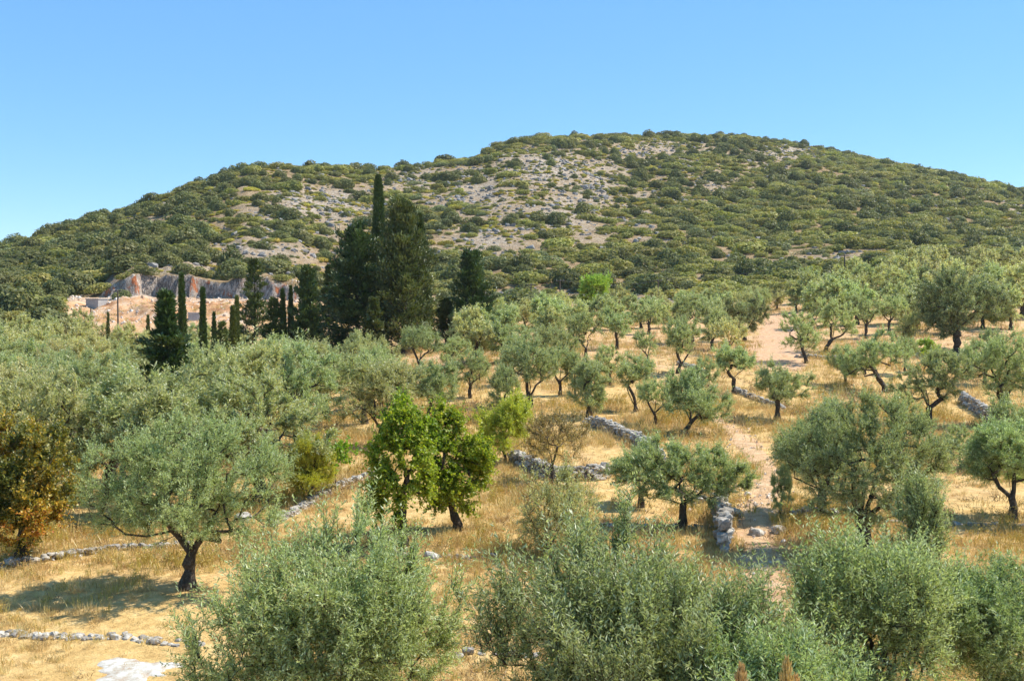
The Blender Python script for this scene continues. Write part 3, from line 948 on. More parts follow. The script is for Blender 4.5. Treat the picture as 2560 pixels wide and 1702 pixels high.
GO = "olive trees of the grove"
NEAR = dict(L=0.085, W=0.020)
tree_px("olive_tree", "large silvery olive with three bare limbs standing left in the terraced grass", "olive tree", GO, 189, 588, 419, 98, 'olive_near', 101,
        th=0.20, tr=0.052, limbs=[(PI * 0.98, 0.85, 0.42), (PI * 0.75, 1.05, 0.36), (0.15, 0.85, 0.40), (-1.2, 1.1, 0.3)], nattr=420, nshoot=2300, lps=22, shoot=0.5, low=0.36,
        blobs=[(150, 500, 42, 0.3), (130, 470, 34, -0.6), (185, 455, 38, 0), (225, 465, 40, 0.4), (250, 500, 36, -0.3), (190, 500, 38, -1.0), (175, 490, 38, 1.1), (215, 505, 34, 0.2), (110, 505, 24, 0), (205, 440, 24, 0.3), (268, 475, 20, 0.4)], inner=0.3, **NEAR)
tree_px("olive_tree", "big full olive with a short dark trunk and raised right limb near the path", "olive tree", GO, 864, 553, 398, 80, 'olive_near', 102,
        th=0.22, tr=0.060, limbs=[(0.1, 0.62, 0.36), (PI * 0.95, 0.95, 0.35), (PI * 0.5, 1.2, 0.3), (-0.9, 1.15, 0.3)], nattr=420, nshoot=2300, lps=22, shoot=0.45, low=0.34,
        blobs=[(875, 440, 42, 0), (850, 455, 40, 0.6), (905, 455, 36, -0.4), (900, 428, 28, .3), (845, 430, 28, .2), (930, 455, 26, .1), (812, 450, 26, .4), (820, 475, 32, 0.2), (870, 480, 36, -0.9), (835, 500, 24, -0.4), (925, 470, 22, 0.3), (885, 415, 22, 0.2), (800, 460, 20, 0.5), (860, 490, 34, 0.9), (872, 470, 30, -1.2), (890, 492, 22, -.6)], inner=0.3, **NEAR)
tree_px("olive_tree", "small forked olive with a long bare left limb, behind the foreground crowns", "olive tree", GO, 682, 528, 440, 66, 'olive_near', 103,
        th=0.27, tr=0.055, limbs=[(PI * 0.97, 0.72, 0.34), (0.25, 0.8, 0.32), (PI * 0.6, 1.1, 0.28)], nattr=260, nshoot=1500, lps=20, shoot=0.38, low=0.45, L=0.09, W=0.022,
        blobs=[(640, 470, 22, 0), (665, 462, 22, 0.4), (690, 470, 22, -0.3), (715, 472, 22, 0.2), (735, 478, 18, 0), (685, 485, 20, 0.3), (660, 485, 17, -0.4), (712, 492, 15, -0.2), (620, 468, 14, 0.1)], inner=0.3)
tree_px("olive_tree", "bushy little olive with foliage down its trunk, left of the forked olive", "olive tree", GO, 641, 507, 448, 24, 'olive_near', 104,
        th=0.3, tr=0.06, nattr=120, nshoot=600, lps=18, shoot=0.32, low=0.2, L=0.09, W=0.022)
tree_px("olive_tree", "olive on a strongly leaning trunk with an open feathery crown, mid grove", "olive tree", GO, 684, 435, 372, 42, 'olive', 105,
        th=0.2, tr=0.055, lean=(0.6, 0.2), limbs=[(0.2, 0.65, 0.38), (PI * 0.9, 1.0, 0.3), (1.6, 1.0, 0.3)], nattr=220, nshoot=1100, lps=18, shoot=0.42, L=0.11, W=0.028, low=0.36, crown_off=(0.1, 0))
tree_px("olive_tree", "round-topped little olive with a straight trunk casting a shadow by the path", "olive tree", GO, 777, 420, 363, 37, 'olive', 106,
        th=0.38, tr=0.06, limbs=[(0.1, 0.5, 0.3), (PI * 0.97, 0.5, 0.3), (PI * 0.5, 1.0, 0.25)], nattr=200, nshoot=1000, lps=18, shoot=0.36, L=0.10, W=0.028, low=0.42)
tree_px("olive_tree", "young olive with a clear V of two limbs in front of the sandy lane", "olive tree", GO, 734, 394, 346, 27, 'olive', 107,
        th=0.33, tr=0.055, limbs=[(PI * 0.97, 0.8, 0.3), (0.1, 0.8, 0.34)], nattr=130, nshoot=560, lps=18, shoot=0.4, L=0.12, W=0.034, low=0.42)
tree_px("olive_tree", "small olive with three slim bare stems fanning from one base in golden grass", "olive tree", GO, 635, 411, 358, 23, 'olive', 108,
        th=0.10, tr=0.05, limbs=[(PI * 0.95, 1.15, 0.42), (PI * 0.5, 1.4, 0.42), (0.1, 0.9, 0.46)], nattr=120, nshoot=420, lps=16, shoot=0.42, L=0.12, W=0.034, low=0.55)
tree_px("olive_tree", "dense upright olive standing at the upper end of the diagonal stone wall", "olive tree", GO, 589, 417, 358, 29, 'olive', 109,
        th=0.2, tr=0.06, nattr=170, nshoot=900, lps=18, shoot=0.4, L=0.11, W=0.030, low=0.2)
tree_px("olive_tree", "olive with a double dark trunk beyond the yellow-green shrub", "olive tree", GO, 530, 407, 338, 33, 'olive', 110,
        th=0.16, tr=0.05, limbs=[(PI * 0.9, 1.2, 0.42), (0.4, 1.35, 0.42), (0.1, 0.75, 0.4)], nattr=170, nshoot=800, lps=18, shoot=0.42, L=0.12, W=0.032, low=0.4)
tree_px("olive_tree", "olive with a thick forked trunk on the golden slope at the right", "olive tree", GO, 929, 427, 346, 37, 'olive', 111,
        th=0.24, tr=0.05, limbs=[(0.1, 0.75, 0.34), (PI * 0.9, 1.1, 0.34), (1.5, 1.2, 0.3)], nattr=190, nshoot=1000, lps=18, shoot=0.42, L=0.11, W=0.030, low=0.36)
tree_px("olive_tree", "wide olive leaning left over the dry brown weeds", "olive tree", GO, 886, 392, 334, 40, 'olive', 112,
        th=0.22, tr=0.055, lean=(-0.5, 0), limbs=[(PI, 0.6, 0.4), (PI * 0.6, 1.0, 0.32), (0.2, 1.0, 0.3)], nattr=190, nshoot=1000, lps=18, shoot=0.42, L=0.12, W=0.032, low=0.36, crown_off=(-0.2, 0))
tree_px("olive_tree", "airy olive with a low fork at the near end of the sandy lane", "olive tree", GO, 806, 363, 312, 29, 'olive', 113,
        th=0.22, tr=0.045, lean=(-0.3, 0), limbs=[(0.15, 0.7, 0.4), (PI * 0.9, 1.0, 0.34), (1.7, 1.2, 0.3)], nattr=130, nshoot=560, lps=16, shoot=0.42, L=0.14, W=0.04, low=0.36)
tree_px("olive_tree", "olive leaning right with a bent trunk beside the sandy lane", "olive tree", GO, 826, 351, 298, 29, 'olive', 114,
        th=0.22, tr=0.045, lean=(0.5, 0), limbs=[(0.1, 0.6, 0.4), (PI * 0.8, 1.1, 0.3), (1.3, 1.2, 0.3)], nattr=130, nshoot=640, lps=16, shoot=0.42, L=0.14, W=0.042, low=0.4, crown_off=(0.15, 0))
tree_px("olive_tree", "slender olive shading the bare pinkish soil, nearer of two", "olive tree", GO, 866, 338, 292, 19, 'olive', 115, th=0.28, tr=0.045, nattr=100, nshoot=480, lps=16, shoot=0.45, L=0.15, W=0.045, low=0.36)
tree_px("olive_tree", "slender olive shading the bare pinkish soil, farther of two", "olive tree", GO, 889, 333, 290, 18, 'olive', 116, th=0.28, tr=0.045, nattr=100, nshoot=480, lps=16, shoot=0.45, L=0.15, W=0.045, low=0.36)
tree_px("olive_tree", "huge dark rounded olive on a thick trunk, overtopping its neighbours", "olive tree", GO, 957, 352, 268, 55, 'olive_dark', 117,
        th=0.24, tr=0.06, nattr=420, nshoot=3000, lps=18, shoot=0.55, L=0.15, W=0.045, low=0.17, nblob=14, flat=0.85)
tree_px("olive_tree", "rounded olive with a split trunk on pink soil, mid distance", "olive tree", GO, 617, 349, 308, 19, 'olive', 118, th=0.22, tr=0.05, nattr=110, nshoot=560, lps=16, shoot=0.45, L=0.15, W=0.045, low=0.3)
tree_px("olive_tree", "low spreading olive with a forked stem beside the pink clearing", "olive tree", GO, 586, 357, 311, 22, 'olive', 119, th=0.2, tr=0.04, limbs=[(PI * .95, .8, .35), (.2, .9, .35)], nattr=110, nshoot=560, lps=16, shoot=0.45, L=0.14, W=0.042, low=0.36)
tree_px("olive_tree", "small flat-based olive on a short black trunk, far clearing", "olive tree", GO, 649, 334, 302, 16, 'olive', 120, th=0.25, tr=0.06, nattr=90, nshoot=420, lps=16, shoot=0.45, L=0.16, W=0.05, low=0.3)
tree_px("olive_tree", "olive with two sloping limbs above a small stone heap", "olive tree", GO, 678, 373, 317, 27, 'olive', 121, th=0.18, tr=0.045, lean=(.3, 0), limbs=[(0.2, .75, .4), (PI * .9, 1.1, .35)], nattr=140, nshoot=700, lps=16, shoot=0.42, L=0.13, W=0.038, low=0.36)
tree_px("olive_tree", "plump round olive hiding its trunk, left of the sandy lane", "olive tree", GO, 745, 341, 291, 27, 'olive_dark', 122, th=0.2, tr=0.05, nattr=170, nshoot=1000, lps=16, shoot=0.45, L=0.15, W=0.045, low=0.14)
tree_px("olive_tree", "broad olive behind the orange shrub and the plump round olive", "olive tree", GO, 692, 344, 292, 30, 'olive', 123, th=0.2, tr=0.05, nattr=160, nshoot=900, lps=16, shoot=0.45, L=0.15, W=0.045, low=0.24)
tree_px("olive_tree", "thin sparse olive with a single bent stem in the clearing", "olive tree", GO, 648, 370, 330, 14, 'olive', 124, th=0.35, tr=0.04, nattr=50, nshoot=170, lps=14, shoot=0.45, L=0.13, W=0.038, low=0.45)
tree_px("olive_tree", "olive with a dark crooked stem beyond the dense upright olive", "olive tree", GO, 557, 370, 318, 28, 'olive', 125, th=0.22, tr=0.04, nattr=130, nshoot=640, lps=16, shoot=0.45, L=0.14, W=0.04, low=0.36)
tree_px("olive_tree", "pale olive on a curved dark stem above the green broadleaf trees", "olive tree", GO, 426, 428, 358, 29, 'olive', 126, th=0.34, tr=0.04, lean=(.25, 0), nattr=160, nshoot=800, lps=18, shoot=0.45, L=0.12, W=0.032, low=0.36)
tree_px("olive_tree", "olive crown cut by the right edge with twin dark trunks", "olive tree", GO, 1013, 521, 424, 48, 'olive_near', 127, th=0.24, tr=0.05, limbs=[(PI * .9, .9, .4), (.2, 1.1, .35), (1.6, 1.1, .3)], nattr=320, nshoot=1800, lps=20, shoot=0.42, low=0.36, L=0.09, W=0.022)
tree_px("olive_tree", "pale olive at the right edge in front of the huge dark olive", "olive tree", GO, 1003, 425, 326, 38, 'olive', 128, th=0.24, tr=0.045, nattr=230, nshoot=1400, lps=18, shoot=0.5, L=0.11, W=0.03, low=0.22, spiky=0.3)
tree_px("olive_tree", "tall pale olive leaning in from the right edge above the sloping wall", "olive tree", GO, 1024, 470, 400, 34, 'olive', 129, th=0.3, tr=0.05, nattr=180, nshoot=900, lps=18, shoot=0.42, L=0.1, W=0.026, low=0.3)
tree_px("olive_tree", "olive with a low horizontal bough seen behind the big full olive", "olive tree", GO, 822, 514, 402, 40, 'olive_near', 130, th=0.22, tr=0.05, limbs=[(PI, .35, .4), (PI * .7, 1.1, .4), (.2, 1.1, .4)], nattr=260, nshoot=1300, lps=20, shoot=0.45, L=0.09, W=0.022, low=0.34)
tree_px("olive_tree", "yellowing sparse olive thicket between the broadleaf trees and the forked olive", "olive tree", GO, 545, 556, 470, 56, 'olive_gold', 131,
        th=0.08, tr=0.03, limbs=[(PI * .9, 1.0, .5), (.2, 1.0, .5), (PI * .5, 1.2, .5), (-1.2, 1.1, .4), (2.4, .9, .4)], nattr=260, nshoot=620, lps=16, shoot=0.55, L=0.085, W=0.021, low=0.1, spiky=0.35, bare=0.12)
# foreground crowns, seen from above
tree_px("olive_tree", "foreground olive crown lower left of centre with wispy upright shoots", "olive tree", GO, 330, 860, 530, 134, 'olive_near', 140, d=19.5,
        th=0.2, tr=0.045, nattr=520, nshoot=2500, lps=24, shoot=0.56, L=0.086, W=0.020, low=0.3, spiky=0.3, nblob=13, flat=0.85)
tree_px("olive_tree", "nearest dense olive crown at bottom centre with long pointed leaves", "olive tree", GO, 636, 900, 536, 150, 'olive_near', 141, d=17.5,
        th=0.2, tr=0.045, nattr=560, nshoot=3300, lps=24, shoot=0.62, L=0.095, W=0.021, low=0.28, spiky=0.6, nblob=15, flat=0.95)
tree_px("olive_tree", "foreground olive crown right of the red path, dark at its heart", "olive tree", GO, 868, 850, 548, 92, 'olive_near', 142, d=19.5,
        th=0.2, tr=0.045, nattr=420, nshoot=1700, lps=24, shoot=0.58, L=0.088, W=0.02, low=0.3, spiky=0.5, nblob=11)
tree_px("olive_tree", "upright spray of young olive shoots in front of the big full olive", "olive tree", GO, 915, 690, 478, 42, 'olive_near', 143, d=23,
        th=0.15, tr=0.02, limbs=[(PI * .9, 1.25, .6), (.2, 1.3, .62), (PI * .5, 1.4, .65), (PI * 1.2, 1.2, .5)], nattr=170, nshoot=760, lps=20, shoot=0.5, L=0.08, W=0.018, low=0.3, spiky=0.6)
tree_px("olive_tree", "foreground olive in the bottom right corner with a reddish slanting limb", "olive tree", GO, 1000, 780, 545, 66, 'olive_near', 144, d=21,
        th=0.3, tr=0.05, limbs=[(PI * .9, .7, .4), (.2, .9, .4), (-1.4, .9, .4), (1.6, 1.0, .4)], nattr=330, nshoot=1900, lps=22, shoot=0.42, L=0.08, W=0.018, low=0.35, bare=0.1)
tree_px("olive_tree", "low olive crown filling the bottom edge beside the dry golden tips", "olive tree", GO, 800, 990, 622, 120, 'olive_near', 145, d=15.5,
        th=0.2, tr=0.045, nattr=420, nshoot=2000, lps=24, shoot=0.56, L=0.086, W=0.02, low=0.3, spiky=0.2, nblob=11)

# broadleaf pair
GB = "bright green broadleaf trees"
BL = dict(L=0.10, W=0.075, lps=13, leafdir=0.5, sag=0.28, spiky=0.08, shoot=0.45, clump_tint=0.3)
tree_px("broadleaf_tree", "bright green broadleaf tree with a straight dark trunk, left of the pair", "broadleaf tree", GB, 402, 545, 398, 36, 'fig', 201,
        th=0.32, tr=0.042, nattr=210, nshoot=900, low=0.22,
        blobs=[(402, 432, 18, 0), (388, 456, 16, .3), (414, 452, 17, -.3), (396, 478, 16, -.4), (420, 484, 14, .4), (380, 490, 12, 0), (405, 412, 11, .2), (392, 508, 9, -.2), (376, 506, 9, .1), (424, 432, 10, .2)], **BL)
tree_px("broadleaf_tree", "bright green broadleaf tree on a leaning dark trunk, right of the pair", "broadleaf tree", GB, 457, 530, 402, 34, 'fig', 202,
        th=0.26, tr=0.042, lean=(-0.3, 0), nattr=210, nshoot=900, low=0.22,
        blobs=[(450, 434, 17, 0), (465, 456, 16, .3), (440, 455, 15, -.3), (455, 480, 15, -.4), (474, 474, 11, .4), (437, 494, 11, 0), (448, 416, 11, .2), (462, 500, 9, .2), (480, 455, 9, -.2), (432, 470, 10, .2)], **BL)
# autumn tree, dark shrub
tree_px("autumn_tree", "spreading tree with orange and yellow autumn leaves at the left edge", "autumn tree", None, 22, 560, 428, 72, 'autumn', 203,
        th=0.18, tr=0.05, limbs=[(0.1, .75, .45), (PI * .9, .9, .4), (1.6, 1.1, .4), (-1.0, .8, .35)], nattr=300, nshoot=1500, lps=14, L=0.11, W=0.06, shoot=0.42, low=0.16, clump_tint=0.6, tadd=-0.08)
# yellow-green broom bushes
tree_px("broom_bush", "fluffy yellow-green bush with a short dark stem at the curved stone edging", "bush", "yellow-green bushes", 309, 502, 438, 22, 'broom', 204,
        th=0.14, tr=0.035, nattr=170, nshoot=1500, lps=14, L=0.10, W=0.016, shoot=0.35, low=0.14, spiky=0.6, leafdir=1.2)
tree_px("broom_bush", "wide yellow-green shrub right behind the bright green broadleaf pair", "bush", "yellow-green bushes", 505, 462, 396, 34, 'broom', 205,
        th=0.1, tr=0.03, nattr=180, nshoot=1300, lps=14, L=0.11, W=0.026, shoot=0.4, low=0.1, spiky=0.4)
tree_px("broom_bush", "sharp yellow-green prickly plant in front of the huge dark olive", "bush", "yellow-green bushes", 924, 372, 338, 12, 'pine', 206,
        th=0.1, tr=0.03, nattr=50, nshoot=260, lps=12, L=0.16, W=0.06, shoot=0.35, low=0.1)
# dry shrubs
GD = "dry shrubs"
tree_px("dry_shrub", "brown dry shrub with a dark crooked stem growing over the terrace wall", "dry shrub", GD, 552, 484, 412, 36, 'dryshrub', 207,
        th=0.26, tr=0.03, nattr=160, nshoot=420, lps=10, L=0.085, W=0.03, shoot=0.45, low=0.3)
tree_px("dry_shrub", "orange-tinged dry shrub with a thin trunk left of the plump round olive", "dry shrub", GD, 729, 356, 318, 22, 'olive_gold', 208, tadd=.35,
        th=0.25, tr=0.035, nattr=90, nshoot=360, lps=12, L=0.15, W=0.06, shoot=0.45, low=0.25)
tree_px("sapling", "lanky sapling with scattered lime-green leaves near the broom bush", "sapling", None, 336, 492, 424, 16, 'fig', 209,
        th=0.1, tr=0.012, limbs=[(PI * .9, 1.3, .6), (.2, 1.1, .5), (PI * 1.2, 1.2, .4)], nattr=36, nshoot=60, lps=8, L=0.14, W=0.09, shoot=0.3, low=0.25)

# ------------------------------------------------------------------ cypresses and broad conifers
GC = "slim columnar cypresses"; GK = "broad dark conifers"


def upright(kind, label, px, top, d, hw, leafm='cypress', seed=1, cat='cypress', group=GC, **kw):
    x, y, z = at_depth(px, d)
    H = top_at(top, d) - z; R = hw * d / F
    f = columnar if kind == 'col' else conifer
    nm = 'cypress_tree' if kind == 'col' else 'conifer_tree'
    return put_tree(nm, plant_meshes(nm, f(seed, H, R, **kw), leafm), (x, y, z), label, cat, group)


upright('col', "tall slim cypress left, its tip against the red quarry cliff", 182, 275, 88, 5.2, seed=301, n=5200)
upright('col', "slim cypress standing alone in front of the pale quarry floor", 203, 289, 92, 3.9, seed=302, n=4200)
upright('col', "small thin cypress right of the lone quarry cypress", 214, 313, 112, 2.6, seed=303, n=1800)
upright('col', "pair of slim cypresses below the cliff: the shorter, nearer one", 233, 308, 86, 4.4, 'cypress_light', seed=304, n=3600)
upright('col', "pair of slim cypresses below the cliff: the taller, farther one", 237, 297, 108, 3.2, 'cypress_light', seed=305, n=3000)
upright('col', "slim cypress between the feathery conifer and the dark cone tree", 283, 290, 112, 4.2, seed=306, n=3600)
upright('col', "narrow cypress tucked against the left of the dark cone tree", 291, 287, 116, 3.4, 'cypress_light', seed=307, n=3000)
upright('col', "tiny thin cypress beneath the quarry pole", 108, 313, 150, 1.8, 'cypress_light', seed=308, n=900)
upright('col', "thin small cypress left of the spreading skirted conifer", 148, 316, 140, 2.6, 'cypress_light', seed=309, n=1200)
upright('col', "tallest cypress, a dark spire rising above the conifer cluster", 379, 176, 121, 8.2, seed=310, n=11000, prof=lambda h: np.minimum(1, (h / 0.05) ** .5) * (1 - h) ** 0.33 * (1.25 - 0.35 * h))
upright('col', "dark pointed cypress on the right side of the conifer cluster", 420, 215, 119, 14, seed=311, n=12000, prof=lambda h: np.minimum(1, (h / 0.05) ** .5) * (1 - h) ** 0.6 * 1.05, lump=.35)
upright('cone', "black-green feathery conifer forming the left of the cluster", 357, 226, 117, 33, seed=312, cat='conifer', group=GK, nb=190, spb=125, pw=.68)
upright('cone', "olive-green broad conifer in the middle of the cluster", 403, 207, 115, 31, 'cypress_light', seed=313, cat='conifer', group=GK, nb=210, spb=130, pw=.72, droop=.0, rise=.75)
upright('cone', "stand-alone dark conifer right of the cluster", 472, 254, 122, 21, seed=314, cat='conifer', group=GK, nb=190, spb=80, pw=.6, tipw=.05, rise=.55, droop=.05)
upright('cone', "young light green conifer at the foot of the cluster", 374, 300, 108, 11, 'cypress_light', seed=315, cat='conifer', group=GK, nb=110, spb=50, pw=.8)
upright('cone', "spreading conifer with a broad dark skirt and thin tip, beside slim cypresses", 166, 293, 80, 25, seed=316, cat='conifer', group=GK, nb=260, spb=70, rise=.25, droop=.25, prof=lambda h: np.where(h < .55, 1.0 - .5 * h, 0.75 * np.clip(1 - (h - .55) / .12, 0, 1) + .34 * (1 - h) / .45 + .05))
upright('cone', "airy feathery conifer in front of the quarry cliff", 255, 262, 118, 20, 'cypress_light', seed=317, cat='conifer', group=GK, nb=90, spb=55, pw=.75, rise=.4)
upright('cone', "dark cone-shaped conifer left of the cluster", 308, 270, 112, 15, seed=318, cat='conifer', group=GK, nb=190, spb=70, pw=.6, rise=.6, droop=0)
upright('cone', "thin dark conifer half hidden behind the cluster's left side", 329, 266, 128, 10, seed=319, cat='conifer', group=GK, nb=110, spb=50, pw=.8)
upright('cone', "small green conifer filling the gap right of the feathery conifer", 274, 300, 112, 13, 'cypress_light', seed=320, cat='conifer', group=GK, nb=100, spb=45)
upright('cone', "low green conifer between the cluster and the stand-alone conifer", 446, 302, 122, 13, 'cypress_light', seed=321, cat='conifer', group=GK, nb=100, spb=50, rise=.6)
upright('cone', "small bushy conifer between the two slim quarry cypresses", 222, 322, 104, 7, 'cypress_light', seed=322, cat='conifer', group=GK, nb=70, spb=40)

# bright pine
x, y, z = at_depth(593, 166)
Hh = top_at(276, y) - z
put_tree("pine_tree", tree_meshes("pine", 'pine', seed=330, H=Hh, R=19 * y / F, th=.25 * Hh, tr=.16, nattr=110, nshoot=900, lps=16, L=.34, W=.09, shoot=.75, low=.2, leafdir=1.3, spiky=.3), (x, y, z), "bright lime-green pine at the foot of the hill", "pine tree")

# ================================================================== olives that repeat: protos, then copies
PROTO = []
for k, (sd_, lm, kw) in enumerate([
    (401, 'olive', dict(nattr=150, nshoot=800, lps=17, th=1.0, tr=.17, low=.26)),
    (402, 'olive_grey', dict(nattr=150, nshoot=760, lps=17, th=.9, tr=.17, low=.22, bare=.1)),
    (403, 'olive', dict(nattr=150, nshoot=850, lps=17, th=1.1, tr=.18, low=.2, spiky=.3)),
    (404, 'olive_grey', dict(nattr=170, nshoot=820, lps=17, th=.9, tr=.16, low=.15, nblob=11)),
    (405, 'olive', dict(nattr=150, nshoot=780, lps=17, th=1.2, tr=.17, low=.3, nblob=7)),
    (406, 'olive_gold', dict(nattr=130, nshoot=620, lps=16, th=.8, tr=.14, low=.2, spiky=.3, bare=.15)),
]):
    PROTO.append((tree_meshes("olive_proto", lm, seed=sd_, H=4.5, R=2.6, L=.125, W=.034, shoot=.46, **kw), lm))
FAR = []
for k, (sd_, lm) in enumerate([(451, 'olive'), (452, 'olive_grey'), (453, 'olive'), (454, 'olive_grey')]):
    FAR.append((tree_meshes("olive_far_proto", lm, seed=sd_, H=4.5, R=2.6, L=.21, W=.07, shoot=.5, nattr=100, nshoot=480, lps=13, th=.9, tr=.17, low=.2), lm))
_first = {}
ORD = ["first", "second", "third", "fourth", "fifth", "sixth", "seventh", "eighth", "ninth", "tenth", "eleventh", "twelfth", "thirteenth", "fourteenth", "fifteenth",
       "sixteenth", "seventeenth", "eighteenth", "nineteenth", "twentieth", "twenty-first", "twenty-second", "twenty-third", "twenty-fourth", "twenty-fifth",
       "twenty-sixth", "twenty-seventh", "twenty-eighth", "twenty-ninth", "thirtieth"]


def put_olive(key, proto, loc, label, rz, scale, group):
    if key not in _first:
        _first[key] = put_tree("olive_tree", proto[0], loc, label, "olive tree", group, rz, scale)
        return _first[key]
    return copy_tree(_first[key], loc, label, rz, scale, group)


TREES = []            # (x, y, radius) of grove trees, to keep grass and copies clear of trunks
rng = np.random.default_rng(5)
GL = "olives packed together on the left"
bands = [(42, 95, 270, "beside the large left olive"), (47, -30, 300, "front row of the packed left grove"), (53.5, -30, 372, "second row of the packed left grove"),
         (60.5, -30, 405, "third row of the packed left grove"), (68, -30, 400, "fourth row of the packed left grove"), (76, -30, 412, "fifth row of the packed left grove"),
         (85, -30, 420, "sixth row of the packed left grove"), (95, -30, 440, "row below the slim cypresses"), (107, -30, 300, "row among the slim cypresses"),
         (121, -30, 290, "row behind the slim cypresses"), (136, -30, 250, "row towards the quarry"), (151, -30, 230, "last row but one before the quarry"), (166, -30, 215, "last row before the quarry floor")]
for bi, (d, p0, p1, desc) in enumerate(bands):
    step = 4.7 * F / d
    n = max(2, int(round((p1 - p0) / step)))
    for i in range(n):
        px = p0 + (i + 0.5) * (p1 - p0) / n + rng.uniform(-.28, .28) * step
        dd = d + rng.uniform(-2.4, 2.4)
        x, y, z = at_depth(px, dd)
        far = d > 100
        if 62 < dd < 92 and 120 < px < 262: continue
        if dd < 58 and 312 < px < 385: continue
        k = int(rng.integers(0, len(FAR if far else PROTO)))
        pr = (FAR if far else PROTO)[k]
        s = rng.uniform(1.08, 1.42) * (0.76 if 95 < px < 450 and dd > 70 else 1)
        colour = {'olive': "grey-green", 'olive_grey': "brownish grey-green", 'olive_gold': "yellowish"}[pr[1]]
        put_olive((far, k), pr, (x, y, z), f"{colour} olive crown, {ORD[i]} from left in the {desc}" if bi else f"{colour} olive crown, {ORD[i]} from left just {desc}",
                  rng.uniform(0, 6.28), (s * rng.uniform(.95, 1.15), s * rng.uniform(.95, 1.15), s * rng.uniform(0.85, 1.05)), GL)
# back rows in the centre and on the right
GR = "olives in the back rows of the grove"
for bi, (d, p0, p1, desc) in enumerate([(100, 440, 530, "short row below the stand-alone conifer"), (118, 452, 560, "row right of the stand-alone conifer"), (128, 480, 600, "second row right of the stand-alone conifer"),
                                        (140, 480, 765, "back row left of the sandy lane"), (153, 470, 765, "next-to-last row left of the lane"), (168, 520, 770, "last row left of the sandy lane"),
                                        (124, 890, 1040, "row beside the huge dark olive"), (136, 800, 1040, "first back row right of the lane"), (150, 800, 1040, "second back row right of the lane"), (165, 790, 1040, "third back row right of the lane"),
                                        (182, 800, 1040, "last row under the right hillside"), (180, 610, 770, "row at the very foot of the hill"), (205, 880, 1040, "row climbing onto the hill foot")]):
    step = (4.7 if p0 >= 790 else 4.6) * F / d
    n = max(2, int(round((p1 - p0) / step)))
    for i in range(n):
        px = p0 + (i + 0.5) * (p1 - p0) / n + rng.uniform(-.25, .25) * step
        x, y, z = at_depth(px, d + rng.uniform(-3, 3))
        k = int(rng.integers(0, len(FAR))); pr = FAR[k]
        s = rng.uniform(1.05, 1.45) * (0.66 if p1 <= 790 and d >= 140 else 0.85 if p1 <= 790 else 1)
        colour = {'olive': "grey-green", 'olive_grey': "brownish grey-green"}[pr[1]]
        put_olive((True, k), pr, (x, y, z), f"{colour} olive, {ORD[i]} from left in the {desc}", rng.uniform(0, 6.28), (s * 1.08, s * 1.08, s * rng.uniform(.88, 1.05)), GR)
# a few repeats in the middle ground
for (px, row, top, hw, k, lab) in [(575, 395, 352, 16, 2, "slim pale olive shoots behind the dense upright olive"), (700, 405, 358, 20, 0, "olive half hidden behind the leaning feathery olive"),
                                   (655, 425, 378, 22, 4, "low leafy olive left of the strongly leaning trunk"), (510, 385, 335, 24, 2, "olive crown above the wide yellow-green shrub"),
                                   (470, 398, 350, 24, 0, "pale olive crown right of the curved dark stem"), (480, 360, 322, 26, 3, "round olive crown below the stand-alone conifer's right"),
                                   (545, 345, 312, 20, 0, "small olive at the left edge of the pink clearing"), (840, 470, 400, 26, 2, "olive crown filling the gap left of the big full olive"),
                                   (905, 375, 335, 18, 4, "olive crown between the wide leaning olive and prickly plant"), (960, 470, 425, 22, 0, "low pale olive right behind the big full olive"),
                                   (715, 330, 300, 18, 2, "dark small olive behind the broad olive left of the lane"), (500, 340, 305, 22, 0, "olive crown directly right of the stand-alone conifer"),
                                   (905, 348, 305, 18, 3, "olive crown touching the left side of the huge dark olive"), (452, 372, 338, 22, 0, "soft olive crown at the feet of the low green conifer"), (500, 420, 366, 22, 2, "pale olive crown just above the wide yellow-green shrub's left"),
                                   (560, 395, 345, 22, 4, "olive crown filling the gap left of the dense upright olive"), (520, 362, 325, 22, 0, "bushy olive crown left of the crooked dark stem"),
                                   (610, 385, 345, 20, 0, "pale olive crown between dense upright olive and three-stemmed olive"), (712, 350, 310, 22, 2, "olive crown touching the orange-tinged dry shrub's left side"),
                                   (845, 385, 345, 20, 0, "olive crown at the left tip of the wide leaning olive"), (985, 385, 330, 24, 2, "olive crown below the right side of the huge dark olive"),
                                   (905, 440, 392, 20, 0, "low olive crown just above the big full olive"),
                                   (744, 322, 292, 16, 1, "small olive bordering the upper left of the sandy lane"), (760, 312, 288, 15, 0, "olive bush closing the sandy lane's far end, left one"),
                                   (777, 309, 287, 14, 3, "olive bush closing the sandy lane's far end, middle one"), (796, 312, 286, 15, 2, "olive bush closing the sandy lane's far end, right one"),
                                   (780, 520, 466, 16, 2, "thin pale olive sprays above the path's upper bend")]:
    x, y, z = at_base(px, row)
    H = top_at(top, y) - z; R = hw * y / F
    put_olive((False, k), PROTO[k], (x, y, z), lab, rng.uniform(0, 6.28), (R / 2.4, R / 2.4, H / 4.7), GO)


